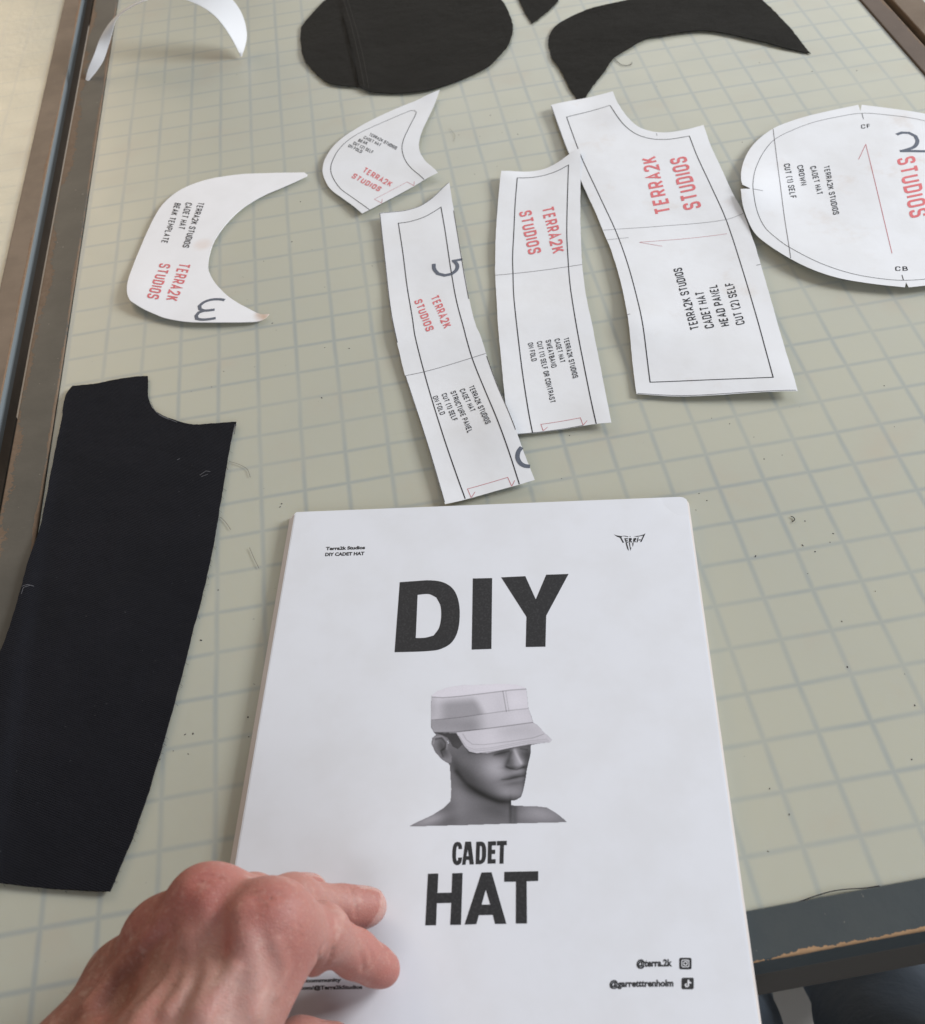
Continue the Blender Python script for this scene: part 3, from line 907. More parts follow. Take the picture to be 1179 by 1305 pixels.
# --- white card beak bent into an arch, standing on its two tips
A = crop(100, 0, 230/1179)
e1 = [((45,521),0),((62,455),5),((100,362),13),((155,222),22),((235,112),30),((330,40),36),((425,-2),40),((560,-40),42),((690,-4),40),((790,36),36),((880,96),30),((960,190),21),((1015,280),11),((1060,366),0)]
e2 = [((62,527),0),((110,472),3),((160,400),8),((195,300),16),((219,214),24),((243,130),33),((335,50),43),((428,5),51),((620,-70),48),((800,-105),46),((930,-60),39),((1015,10),30),((1070,100),20),((1098,220),9),((1068,371),0)]
def rail_pts(e):
    return [at(*A([p])[0], z/1000 + .0018) for p, z in e]
def spline3(P, n):
    P = np.array(P); d = np.r_[0, np.cumsum(np.linalg.norm(np.diff(P, axis=0), axis=1))]; d /= d[-1]
    u = np.linspace(0, 1, n)
    # Catmull-Rom
    m = np.gradient(P, d, axis=0)
    out = []
    for q in u:
        i = min(np.searchsorted(d, q, side='right') - 1, len(P) - 2); h = d[i+1]-d[i]; t_ = (q - d[i]) / h
        out.append((2*t_**3-3*t_*t_+1)*P[i] + (t_**3-2*t_*t_+t_)*h*m[i] + (-2*t_**3+3*t_*t_)*P[i+1] + (t_**3-t_*t_)*h*m[i+1])
    return np.array(out)
E1, E2 = spline3(rail_pts(e1), 72), spline3(rail_pts(e2), 72)
NA, NB = 72, 9
G = np.array([[E1[i] + (E2[i] - E1[i]) * j / (NB - 1) for j in range(NB)] for i in range(NA)])
du = np.gradient(G, axis=0); dv = np.gradient(G, axis=1)
N = np.cross(du, dv); N /= np.linalg.norm(N, axis=2)[..., None] + 1e-9
G2 = G + N * .0006
idx = lambda i, j, l: l * NA * NB + i * NB + j
fs = []
for i in range(NA - 1):
    for j in range(NB - 1):
        fs.append((idx(i,j,0), idx(i,j+1,0), idx(i+1,j+1,0), idx(i+1,j,0)))
        fs.append((idx(i,j,1), idx(i+1,j,1), idx(i+1,j+1,1), idx(i,j+1,1)))
    for j in (0, NB - 1): fs.append((idx(i,j,0), idx(i+1,j,0), idx(i+1,j,1), idx(i,j,1)))
for i in (0, NA - 1):
    for j in range(NB - 1): fs.append((idx(i,j,0), idx(i,j+1,0), idx(i,j+1,1), idx(i,j,1)))
allv = np.r_[G.reshape(-1, 3), G2.reshape(-1, 3)]
allv[:, 2] = np.maximum(allv[:, 2], .0003)
c0 = allv.mean(0); 
o = link_mesh('card_beak', allv, fs, M_THINCARD, None, None, True, loc=(c0[0], c0[1], 0.0))
me = o.data
bm = bmesh.new(); bm.from_mesh(me); bmesh.ops.recalc_face_normals(bm, faces=bm.faces)
for e in bm.edges:
    if len(e.link_faces) == 2 and e.calc_face_angle(0) > .7: e.smooth = False
bm.to_mesh(me); bm.free()
tag(o, 'blank white card crescent bent into an arch, standing on its tips at top left', 'card piece')

# ------------------------------------------------------------------ booklet
CZ = 0.0052                                          # top of the stack
TL = np.array([-9.205, 0.205]); ang = math.radians(-9.95)
ux = np.array([math.cos(math.radians(-9.95)), math.sin(math.radians(-9.95))]); uy = np.array([ux[1], -ux[0]])   # right, down the page
BW, BH = 8.5, 11.0
booklet = empty('booklet', (-5.7*IN, -5.9*IN, 0), 'thick white instruction booklet with a big black title and a capped man on its cover', 'booklet')
def page_outline(dx0, dx1, dy, r, seed=0):
    rr = random.Random(seed)
    pts = []
    x0, x1, y0, y1 = dx0, BW + dx1, dy, BH + dy
    pts += [(x0, y1), (x0 + .0, y0 + .04), (x0 + .04, y0)]
    pts += [(x1 - r, y0 - .0)] + [(x1 - r + r*math.sin(a), y0 + r - r*math.cos(a)) for a in (.35, 1.2)] + [(x1, y0 + r)] + [(x1, y1)]
    g = [(TL + ux * p[0] + uy * p[1]) * IN for p in pts]
    out = []
    for i in range(len(g)):
        a, b = g[i], g[(i + 1) % len(g)]
        n = max(1, int(np.linalg.norm(b - a) / .004))
        out += [tuple(a + (b - a) * q / n) for q in range(n)]
    return out
cw = waves(0, .00022, 91, (), .20)
NPG = 11
for i in range(NPG):
    q = i / (NPG - 1)
    zz = .0004 + (CZ - .0008) * q
    r = random.Random(i + 3)
    lean = -.150 * (1 - q) ** 1.0 + r.uniform(-.022, .022)
    o = sheet('page', page_outline(lean - .012, .07 * (1 - q) + r.uniform(-.012, .03), -.012 + r.uniform(-.012, .01), .12 + r.uniform(-.03, .03), i),
          (lambda z: (lambda x, y: z + cw(x, y) * q))(zz - .0001), .00030, M_PAGE if i < NPG - 2 else M_COVER, booklet, .012)
hcov = lambda x, y: CZ - .0003 + cw(x, y) - .0012 * np.exp(-((np.asarray(x) - (TL + ux*8.5)[0]*IN)**2 + (np.asarray(y) - (TL + ux*8.5)[1]*IN)**2) / (2*.006**2))
cover = sheet('cover', page_outline(0, 0, 0, .24), hcov, .00022, M_COVER, booklet, .005)
ct = lambda x, y: hcov(x, y) + .00022
ink = lambda: Ink(ct, .00005)
Z = CZ
D = crop(340, 620, 560/1179)
k = ink()
k.patch(D([(357,257),(400,254),(440,252),(475,258),(500,275),(514,305),(518,345),(512,390),(495,420),(465,437),(430,442),(385,444),(343,445)]), Z, [D([(405,291),(435,289),(455,298),(466,320),(468,350),(462,380),(448,400),(425,406),(400,407)])], sm=True)
k.patch(D([(553,247),(605,246),(603,436),(550,438)]), Z)
k.patch(D([(629,244),(694,241),(722,303),(750,237),(810,235),(750,347),(748,430),(695,431),(697,350)]), Z)
k.build('main_title', M_BLACK, cover)
CHh = crop(480, 1050, 240/1179)
k = ink()
C = CHh
k.patch(C([(536,158),(533,132),(522,116),(506,113),(490,119),(479,140),(474,185),(476,225),(484,248),(498,259),(514,258),(528,247),(534,228),(535,210),(511,212),(510,228),(504,233),(499,222),(498,185),(501,150),(507,138),(512,142),(513,158)]), Z, sm=True)
k.patch(C([(555,112),(592,111),(610,254),(583,255),(579,226),(562,226),(557,256),(535,257)]), Z, [C([(571,162),(577,202),(563,202)])])
k.patch(C([(624,113),(660,112),(676,122),(685,148),(685,210),(676,238),(655,252),(620,253)]), Z, [C([(648,138),(657,140),(660,155),(659,210),(654,226),(645,228)])], sm=True)
k.patch(C([(698,111),(748,108),(748,135),(722,136),(722,163),(743,162),(743,188),(721,189),(721,222),(746,221),(746,248),(695,250)]), Z)
k.patch(C([(753,108),(816,106),(816,133),(798,134),(795,249),(770,250),(773,135),(753,136)]), Z)
k.patch(C([(322,313),(387,311),(382,433),(470,431),(474,310),(539,308),(529,632),(461,633),(468,495),(378,497),(373,635),(305,636)]), Z)
k.patch(C([(657,305),(720,303),(813,626),(742,627),(728,570),(641,572),(625,628),(551,631)]), Z, [C([(684,412),(712,506),(658,507)])])
k.patch(C([(800,301),(1013,297),(1012,357),(940,360),(942,624),(872,624),(873,362),(799,363)]), Z)
k.build('lower_title', M_BLACK, cover)
# small print
K1 = crop(340, 640, 140/1179)
k = ink()
for s, a in (('Terra2k Studios', [(633,515),(1055,503),(637,481)]), ('DIY CADET HAT', [(626,579),(1047,567),(630,544)])):
    type_line(k, s, *K1(a), bold=.045, z=Z)
k.build('header_print', M_BLACK, cover)
FT = crop(700, 1160, 280/1179)
for s, a in (('@terra.2k', [(468,303),(660,300),(469,266)]), ('@garretttrenholm', [(323,412),(667,408),(324,377)])):
    k = ink(); type_line(k, s, *FT(a), bold=.045, z=Z); k.build('account_print', M_BLACK, cover)
X7 = crop(370, 1220, 150/1179)
k = ink()
type_line(k, '.com/@Terra2kStudios', *X7([(84,325),(722,316),(84,288)]), bold=.045, z=Z)
type_line(k, '.community', *X7([(140,252),(512,243),(140,215)]), bold=.045, z=Z)
k.build('address_print', M_BLACK, cover)
# wordmark: spiky TERRA with drips
K2 = crop(760, 620, 160/1179)
k = ink()
for a in ([(165,450),(190,460),(222,465),(245,468),(236,480),(262,528),(248,530),(222,482),(190,470)],
          [(240,465),(300,476),(300,470),(268,464)], [(350,470),(400,464),(445,452),(463,440),(425,522),(412,524),(440,462),(385,474)],
          [(262,488),(298,486),(296,494),(276,496),(280,504),(296,502),(297,510),(282,511),(285,520),(302,518),(304,527),(278,529)],
          [(306,486),(330,485),(336,498),(326,508),(338,526),(326,527),(316,510),(318,528),(309,528)], [(350,487),(374,484),(378,496),(366,506),(371,524),(361,525),(354,508),(352,527),(344,528)],
          [(388,482),(398,479),(389,524),(378,526)], [(398,500),(420,498),(418,506),(396,508)],
          [(276,532),(288,531),(300,575),(308,606),(292,588)], [(306,532),(317,531),(322,575),(330,575),(322,604),(316,578)], [(338,532),(350,530),(350,548),(342,568)], [(312,474),(318,466),(324,474)]):
    k.patch(K2(a), Z, spacing=.01)
k.build('wordmark', M_BLACK, cover)
# two app icons
def rr_px(cx, cy, hw, hh, r):
    out = []
    for sx, sy, a0 in ((1,-1,-90),(1,1,0),(-1,1,90),(-1,-1,180)):
        for q in range(6):
            a = math.radians(a0 + q * 18); out.append((cx + sx*(hw-r) + r*math.cos(a), cy + sy*(hh-r) + r*math.sin(a)))
    return out
def circ(cx, cy, r, n=18): return [(cx + r*math.cos(6.2832*i/n), cy + r*math.sin(6.2832*i/n)) for i in range(n)]
M_WHITEINK = plain('unprinted_paper', (.72, .73, .76, 1))
def icon(c, name, marks):
    k = ink(); k.patch(FT(rr_px(c[0], c[1], 33, 31, 9)), Z, spacing=.02)
    ic = k.build(name, M_BLACK, cover)
    k = Ink(ct, .00016)
    for pts, hs in marks: k.patch(FT(pts), Z, [FT(h) for h in hs], spacing=.02)
    k.build('icon_mark', M_WHITEINK, ic)
c = (731, 287)
icon(c, 'camera_icon', [(rr_px(c[0], c[1], 21, 20, 8), [rr_px(c[0], c[1], 17, 16, 6)]), (circ(c[0], c[1], 12), [circ(c[0], c[1], 7.5)]), (circ(c[0]+12.5, c[1]-11.5, 2.2, 8), [])])
c = (743, 394)
icon(c, 'music_note_icon', [([(743,374),(750,374),(753,384),(762,388),(762,396),(751,393),(751,407),(744,414),(733,414),(727,406),(729,397),(738,393),(738,400),(734,404),(738,408),(743,405)], [])])

# printed portrait: halftone greys of a man in a pale field cap
Pc = crop(520, 860, 220/1179)
hat_top = [(160,140),(200,110),(270,85),(360,70),(500,66),(650,60),(740,65),(800,85),(812,97),(700,105),(520,128),(350,148),(240,157),(160,152)]
hat_up = [(160,152),(240,157),(350,148),(520,128),(700,105),(812,97),(818,160),(825,230),(700,243),(520,268),(350,292),(240,303),(160,308),(155,230)]
hat_lo = [(160,308),(240,303),(350,292),(520,268),(700,243),(825,230),(845,280),(858,325),(700,345),(560,365),(400,385),(320,393),(250,397),(175,393),(156,360)]
brim = [(330,398),(560,365),(858,325),(890,345),(930,390),(985,440),(975,462),(900,470),(820,475),(720,495),(620,515),(540,532),(470,537),(420,525),(385,490),(355,440)]
hair = [(183,396),(250,399),(330,398),(352,440),(372,478),(340,508),(305,490),(290,460),(270,430),(220,408)]
ear = [(158,470),(165,430),(190,410),(230,412),(265,435),(278,470),(275,510),(300,560),(298,600),(270,605),(230,580),(185,530)]
skin = [(280,420),(330,398),(420,525),(540,532),(720,495),(838,478),(842,530),(825,600),(812,660),(808,700),(800,740),(790,790),(775,835),(740,857),(707,862),(708,890),(800,895),(890,898),(950,905),(1010,940),(1050,970),(1092,1008),(700,1018),(400,1028),(0,1038),(60,1005),(160,960),(240,910),(290,860),(295,780),(290,700),(285,620),(270,600)]
st = 3.6
gx, gy = np.meshgrid(np.arange(-4, 1100, st), np.arange(52, 1046, st))
def soft(poly):                                     # 4-tap coverage
    s = 0
    for ox, oy in ((-1.2,-1.2),(1.2,-1.2),(-1.2,1.2),(1.2,1.2)): s = s + inside(poly, gx + ox, gy + oy)
    return s / 4.0
def blob(cx, cy, sx, sy, rot=0):
    a = math.radians(rot); dx, dy = gx - cx, gy - cy
    u = dx*math.cos(a) + dy*math.sin(a); v = -dx*math.sin(a) + dy*math.cos(a)
    return np.exp(-.5*((u/sx)**2 + (v/sy)**2))
def seg(pts):
    d = np.full(gx.shape, 1e9)
    for (x1, y1), (x2, y2) in zip(pts, pts[1:]):
        L2 = (x2-x1)**2 + (y2-y1)**2
        t_ = np.clip(((gx-x1)*(x2-x1) + (gy-y1)*(y2-y1)) / L2, 0, 1)
        d = np.minimum(d, np.hypot(gx - x1 - t_*(x2-x1), gy - y1 - t_*(y2-y1)))
    return d
HAT = [(160,140),(200,110),(270,85),(360,70),(500,66),(650,60),(740,65),(800,85),(812,97),(818,160),(825,230),(845,280),(858,325),(890,345),(930,390),(985,440),(975,462),(900,470),(838,476),(720,496),(540,536),(420,525),(330,398),(175,393),(156,360),(155,230)]
v = np.full(gx.shape, 101.0)
# skin modelling
for a in ((600,640,75,60,20,36),(560,610,110,60,25,12),(755,590,26,55,-12,34),(735,520,16,50,-10,16),(690,610,26,34,0,-34),(640,540,46,16,-8,-34),(790,545,34,26,0,-26),(430,560,80,60,20,-18),(470,740,110,40,42,-20),
          (385,700,34,110,-38,-22),(560,835,150,22,22,-32),(700,850,60,16,0,-22),(720,800,60,28,0,20),(650,790,50,30,30,10),(722,700,62,12,-14,-40),(725,742,50,10,-8,-16),(722,722,52,9,-10,6),(725,668,30,16,0,8),
          (800,690,14,70,5,-16),(820,560,14,60,8,-20),(740,636,60,9,0,-32),(795,625,18,8,0,-22),(345,860,40,120,-6,10),(600,930,110,40,12,-24),(330,640,20,60,-20,-14),(280,960,50,60,0,-16),(150,985,90,26,-18,22),(880,950,120,40,6,34),(180,990,110,24,-18,16),
          (730,950,14,60,0,-22),(700,940,8,70,0,-26),(480,900,120,40,20,8),(420,590,60,30,10,8)):
    v += 1.15 * a[5] * blob(*a[:5])
v += -26*np.exp(-(seg([(330,660),(400,745),(470,795),(540,835),(620,866),(700,868)])/14)**2)
v += -22*np.exp(-(seg([(850,478),(842,530),(825,600),(812,660),(800,740),(790,790),(775,835),(740,857)])/9)**2)
v += -20*np.exp(-(seg([(420,528),(540,536),(720,499),(838,482)])/13)**2)
v += 30*np.exp(-(seg([(728,515),(750,560),(774,604)])/11)**2)
v += -36*np.exp(-(seg([(672,628),(700,641),(742,649),(790,631)])/5)**2)
v += -22*np.exp(-(seg([(704,530),(684,590),(668,622)])/12)**2)
v += -30*np.exp(-(seg([(590,548),(640,534),(690,522)])/6)**2)
v += -24*np.exp(-(seg([(770,506),(815,512)])/6)**2)
v += -26*np.exp(-(seg([(640,716),(690,712),(735,700),(795,690)])/4.5)**2)
m = soft(ear); ve = 112 + 0*gx
for a in ((225,470,30,60,-20,-26),(245,520,16,40,-25,-26),(200,450,14,34,20,16),(265,580,22,16,0,14)): ve += a[5]*blob(*a[:5])
ve += -34*np.exp(-(seg([(185,440),(230,432),(258,465),(255,500),(225,520),(240,560)])/6)**2)
ve += 26*np.exp(-(seg([(172,470),(185,425),(235,420),(268,460),(262,505)])/7)**2)
v = v*(1-m) + ve*m
m = soft(hair); v = v*(1-m) + (52 + 10*blob(345,480,30,20))*m
m = np.maximum(soft(HAT), (gy < 380) * 1.0); v = v*(1-m) + 186*m
m = soft(brim); vb = 183 + 10*blob(560,430,60,60) - 10*blob(720,380,90,30,-10) - 8*blob(850,400,60,40)
vb += -34*np.exp(-(seg([(375,405),(400,445),(440,475),(520,478),(700,455),(860,430),(928,405)])/2.6)**2)
vb += -24*np.exp(-(seg([(350,420),(400,492),(450,510),(560,500),(800,455),(950,440)])/2.4)**2)
vb += -24*np.exp(-(seg([(345,420),(395,502),(445,522),(560,512),(800,466),(960,452)])/2.4)**2)
v = v*(1-m) + vb*m
m = soft(hat_lo); vl = 150 + 34*ss(430, 560, gx) - 14*blob(430,350,70,30) - 12*blob(250,330,110,40) + 8*blob(760,290,60,40); v = v*(1-m) + vl*m
m = soft(hat_up)
edge = gx - (450 + (gy-160)*.55)
vu = 190 - 48*(1-ss(-30, 45, edge))*ss(140, 215, gy + (gx-300)*.08)*ss(150, 290, gx) + 10*blob(720,180,90,60) - 10*blob(640,200,40,70) - 24*blob(165,230,20,70)
v = v*(1-m) + vu*m
m = soft(hat_top); v = v*(1-m) + (200 + 4*blob(600,90,120,20))*m
for pts, wd, dk in (([(160,152),(240,157),(350,148),(520,128),(700,105),(812,97)],3,60),([(160,308),(240,303),(350,292),(520,268),(700,243),(825,230)],2.4,46),([(648,112),(660,180),(672,252)],2.6,60),([(668,112),(678,180),(690,250)],2.2,34),
                    ([(175,395),(320,393),(560,365),(858,325)],3,66),([(160,140),(155,230),(158,360),(175,393)],3,40),([(812,97),(818,160),(825,230),(858,325),(890,345),(985,440),(975,464),(820,476)],3,40),
                    ([(330,398),(385,492),(420,527),(470,539),(620,517),(820,477)],3,40)):
    v += -dk*np.exp(-(seg(pts)/wd)**2)
r2 = np.random.RandomState(5)
v += r2.normal(0, 2.0, v.shape)
v = np.clip(v, 18, 235)
hat_all = [(160,140),(200,110),(270,85),(360,70),(500,66),(650,60),(740,65),(800,85),(812,97),(818,160),(825,230),(845,280),(858,325),(890,345),(930,390),(985,440),(975,462),(900,470),(838,482),(720,520),(600,560),(340,520),(305,500),(280,470),(265,435),(200,420),(175,393),(156,360),(155,230)]
cov = inside(hat_all, gx, gy)
for p_ in (hat_top, hat_up, hat_lo, brim, hair, ear, skin): cov |= inside(p_, gx, gy)
cell = cov[:-1,:-1] & cov[1:,1:] & cov[1:,:-1] & cov[:-1,1:]
ii, jj = np.nonzero(cell)
nx = gx.shape[1]
fcs = np.c_[(ii+1)*nx+jj, (ii+1)*nx+jj+1, ii*nx+jj+1, ii*nx+jj]
used = np.unique(fcs); rem = -np.ones(gx.size, int); rem[used] = np.arange(len(used))
fcs = rem[fcs]
px_ = np.c_[gx.ravel()[used], gy.ravel()[used]]
gp = np.array(ground(Pc(px_), Z))
zz = ct(gp[:, 0], gp[:, 1]) + .00005
por = link_mesh('printed_portrait', np.c_[gp, zz], fcs, plain('tmp', (1, 1, 1, 1)), cover)
t = NT('portrait_ink'); a = t.node('ShaderNodeAttribute', attribute_name='tone'); t.color(a.outputs['Color']); t.set(Roughness=.55)
por.data.materials.clear(); por.data.materials.append(t.m)
vv = v.ravel()[used]
def lin(c): c = c/255.0; return np.where(c <= .04045, c/12.92, ((np.maximum(c, 1e-4)+.055)/1.055)**2.4)
ca = np.c_[lin(vv*1.0), lin(vv*.985), lin(vv*1.025), np.ones(len(vv))] * np.array([1.22, 1.22, 1.22, 1])
at_ = por.data.attributes.new('tone', 'FLOAT_COLOR', 'POINT'); at_.data.foreach_set('color', ca.astype(np.float32).ravel())

# ------------------------------------------------------------------ the person: arm with hand, and denim legs below the table edge
person = empty('person', (-.22, -.50, FZ), 'person in navy denim pressing a bare left hand on the booklet', 'person')

def J(px, py, z): return at(px, py, z / 1000.0) * 1000.0          # joint positions in millimetres

FING = {   # knuckle, middle joint, end joint, tip; radii
 'index':  ([J(343,1174,82), J(408,1190,49), J(453,1216,26), J(489,1236,13.5)], [10.5, 9.8, 8.8, 6.5]),
 'middle': ([J(263,1152,78), J(374,1151,43), J(437,1157,22), J(472,1155,13.5)], [10.5, 9.4, 8.4, 6.8]),
 'ring':   ([J(206,1190,66), J(322,1148,37), J(374,1142,19), J(396,1137,13.5)], [9.8, 8.8, 7.9, 6.8]),
 'little': ([J(156,1240,52), J(262,1182,29), J(305,1170,16), J(326,1164,11.5)], [8.6, 7.6, 6.8, 6.0]),
}
WR = [J(168,1500,84), J(112,1488,82), J(52,1474,77), J(-34,1452,70)]   # carpal roots, thumb side to little finger side
ELB = [J(-10,1960,105), J(-120,1900,92)]
TH = [J(262,1430,66), J(336,1368,40), J(382,1335,21), J(424,1332,14)]

allp = np.array([p for f in FING.values() for p in f[0]] + WR + TH)
lo = allp.min(0) - np.array([40, 70, 0]); hi = allp.max(0) + np.array([18, 18, 30]); lo[2] = 3.0
RES = 1.1
ax = [np.arange(lo[i], hi[i] + RES, RES) for i in range(3)]
GX, GY, GZ = [a.astype(np.float32) for a in np.meshgrid(*ax, indexing='ij')]

def capsule(a, b, ra, rb, flat=None):
    a = np.asarray(a, float); b = np.asarray(b, float)
    ba = b - a; L2 = float(ba @ ba)
    px_, py_, pz_ = GX - a[0], GY - a[1], GZ - a[2]
    h = np.clip((px_*ba[0] + py_*ba[1] + pz_*ba[2]) / L2, 0, 1)
    dx, dy, dz = px_ - ba[0]*h, py_ - ba[1]*h, pz_ - ba[2]*h
    return np.sqrt(dx*dx + dy*dy + dz*dz) - (ra + (rb - ra) * h)
def ball(c, r, sc=(1, 1, 1)):
    return (np.sqrt(((GX-c[0])/sc[0])**2 + ((GY-c[1])/sc[1])**2 + ((GZ-c[2])/sc[2])**2) - r) * min(sc)
def smin(a, b, k):
    h = np.clip(k - np.abs(a - b), 0, None) / k
    return np.minimum(a, b) - h*h*k*.25
def smax(a, b, k): return -smin(-a, -b, k)

# palm: metacarpals blended into one slab
names = ['index', 'middle', 'ring', 'little']
pr = [(13.5, 11.2), (13.5, 10.8), (13.0, 10.0), (12.5, 9.0)]
palm = None
for n_, wr, (ra, rb) in zip(names, WR, pr):
    kn = FING[n_][0][0]
    down = np.array([3, 3, -3.5])
    c = capsule(wr, kn + down, ra, rb)
    palm = c if palm is None else smin(palm, c, 19)
# palm body beneath the metacarpals
pc = (WR[0] + WR[2]) / 2; pk = (FING['index'][0][0] + FING['ring'][0][0]) / 2
palm = smin(palm, capsule(pc + np.array([12, 4, -14]), pk + np.array([10, 0, -20]), 17, 12), 16)
# forearm
palm = smin(palm, capsule((WR[0]+WR[1])/2, ELB[0], 21, 34), 18)
palm = smin(palm, capsule((WR[2]+WR[3])/2, ELB[1], 19, 32), 18)
# thumb mound and web to the index finger
palm = smin(palm, capsule(TH[0], TH[1], 14.5, 11.5), 16)
web = capsule(TH[0] + np.array([0, 8, 4]), FING['index'][0][0] + np.array([7, -4, -14]), 12, 8.5)
palm = smin(palm, web, 14)

hand = palm
for n_ in names:
    P_, r_ = FING[n_]
    f = capsule(P_[0], P_[1], r_[0], r_[1])
    f = smin(f, capsule(P_[1], P_[2], r_[1], r_[2]), 4)
    f = smin(f, capsule(P_[2], P_[3], r_[2], r_[3]), 4)
    # joint swellings and finger pad
    f = smin(f, ball(P_[1] + np.array([0, 0, 1.0]), r_[1] + .5), 5)
    f = smin(f, ball(P_[2] * .35 + P_[3] * .65 + np.array([0, 0, -1.2]), r_[3] + .7), 5)
    FING[n_] = (P_, r_, f)
fing = None
for n_ in names:
    f = FING[n_][2]
    fing = f if fing is None else smin(fing, f, 1.6)
hand = smin(hand, fing, 9)
hand = smin(hand, smin(ball(J(404, 1213, 42), 5.6, (1, 1, 1.3)), ball(J(398, 1226, 38), 5.2, (1, 1, 1.3)), 4), 2.4)   # skin fold at the index root
thumb = smin(capsule(TH[1], TH[2], 11.5, 10.2), capsule(TH[2], TH[3], 10.2, 8.4), 4)
hand = smin(hand, thumb, 4)
# knuckles stand up, hollows between them, tendons and veins run back to the wrist
for n_, kr, up in (('index', 9.5, 1.6), ('middle', 8.6, 3.0), ('ring', 8.0, .4), ('little', 7.2, -.8)):
    k0 = FING[n_][0][0]
    hand = smin(hand, ball(k0 + np.array([-1.5, -2.0, up]), kr), 15)
def top(p, q, t, up): return p*(1-t) + q*t + np.array([0, 0, up])
for n_, wr, r_, u0, u1 in (('index', WR[0], 2.4, 10.4, 9.2), ('middle', WR[1], 2.6, 12.0, 9.4), ('ring', WR[2], 2.3, 11.2, 8.6), ('little', WR[3], 2.0, 10.4, 7.6)):
    k0 = FING[n_][0][0]
    tn = capsule(top(wr, k0, .12, u0), top(wr, k0, .86, u1), r_, r_ * .9)
    hand = smin(hand, tn, 6)
def onback(px, py, z): return J(px, py, z)
for a, b, d_ in ((FING['index'][0][0], FING['middle'][0][0], 5.0), (FING['middle'][0][0], FING['ring'][0][0], 4.6), (FING['ring'][0][0], FING['little'][0][0], 4.0)):
    m_ = (a + b) / 2 + (WR[1] - a) * .20 + np.array([0, 0, 17.5])
    hand = smax(hand, -ball(m_ + np.array([0, 0, 3.0]), 7.2, (1, 1.7, 1)), 10)
# nails: shallow flat plates on the two fingertips in view
def nail_frame(n_):
    P_, r_ = FING[n_][:2]
    d = P_[3] - P_[2]; d /= np.linalg.norm(d)
    flex = P_[1] - P_[2]; nrm = flex - d * (flex @ d); 
    upv = np.array([0, 0, 1.0]); nrm = upv - d * (upv @ d); nrm /= np.linalg.norm(nrm)
    return P_[3], d, nrm, np.cross(d, nrm), r_[3]
NAILS = {}
for n_, nv in (('middle', (-.25, .80, .62)), ('index', (-.1, .95, .30)), ('ring', (-.2, .75, .65))):
    c, d, nrm, sd_, r_ = nail_frame(n_)
    nn = np.array(nv); nn = nn - d * (nn @ d); nn /= np.linalg.norm(nn)
    ss_ = np.cross(d, nn)
    ctr = c - d * 2.4 + nn * (r_ - .75)
    NAILS[n_] = (ctr, d, nn, ss_)
    u = (GX-ctr[0])*d[0] + (GY-ctr[1])*d[1] + (GZ-ctr[2])*d[2]
    q = (GX-ctr[0])*ss_[0] + (GY-ctr[1])*ss_[1] + (GZ-ctr[2])*ss_[2]
    h_ = (GX-ctr[0])*nn[0] + (GY-ctr[1])*nn[1] + (GZ-ctr[2])*nn[2]
    cyl = np.sqrt(q*q + (h_ + 7.0)**2) - 7.6
    plate = np.maximum(np.maximum(np.abs(u) - 5.6, np.abs(q) - 5.0), np.maximum(cyl, -h_ - 4))
    hand = smin(hand, plate, .8)
# veins, tendons and creases, laid on the skin where they show
def surf(px, py):
    d = CAM_R.T @ np.array([(px - PPX) / F_PX, (py - PPY) / F_PX, 1.0]); d /= np.linalg.norm(d)
    ts = np.arange(330, 640, .5); P_ = CAM_C[None, :] * 1000 + ts[:, None] * d
    ii = np.round((P_ - lo) / RES).astype(int)
    ok = ((ii >= 0) & (ii < np.array(hand.shape))).all(1)
    val = np.where(ok, hand[tuple(np.clip(ii, 0, np.array(hand.shape) - 1).T)], 9.0)
    k_ = np.nonzero(val < 0)[0]
    return (P_[k_[0]], d) if len(k_) else None
def trail(pts, r, lift, k_, carve=False):
    global hand
    Q = [surf(*p) for p in pts]
    Q = [q[0] - q[1] * lift for q in Q if q is not None]
    g = None
    for a_, b_ in zip(Q, Q[1:]):
        c_ = capsule(a_, b_, r, r); g = c_ if g is None else np.minimum(g, c_)
    if g is None: return
    hand = smax(hand, -g, k_) if carve else smin(hand, g, k_)
trail([(308,1165),(312,1195),(319,1222),(323,1258),(321,1290)], 2.4, -1.5, 6)
trail([(243,1195),(249,1232),(236,1262),(215,1292)], 1.7, -.8, 4)
trail([(208,1172),(180,1206),(150,1240),(112,1285)], 2.0, -1.0, 5)
trail([(262,1150),(262,1185),(270,1215),(268,1250),(255,1290)], 2.0, -1.4, 6)
trail([(300,1235),(280,1262),(262,1300)], 1.2, -.6, 3)
trail([(350,1200),(362,1235),(350,1268)], 1.2, -.7, 3)
for pts in ([(416,1200),(405,1216),(401,1236)], [(424,1208),(418,1226),(408,1240)], [(446,1133),(452,1147),(454,1166)], [(456,1202),(462,1218),(463,1238)], [(470,1204),(474,1222)],
            [(318,1140),(340,1137),(362,1141)], [(326,1147),(345,1145)], [(248,1118),(262,1115),(280,1119)], [(250,1125),(266,1123)], [(392,1140),(398,1150)], [(405,1138),(410,1150)]):
    trail(pts, .45, .15, 1.6, True)
# keep the pads on the paper
hand = smax(hand, (CZ*1000 + .25) - GZ, 1.5)

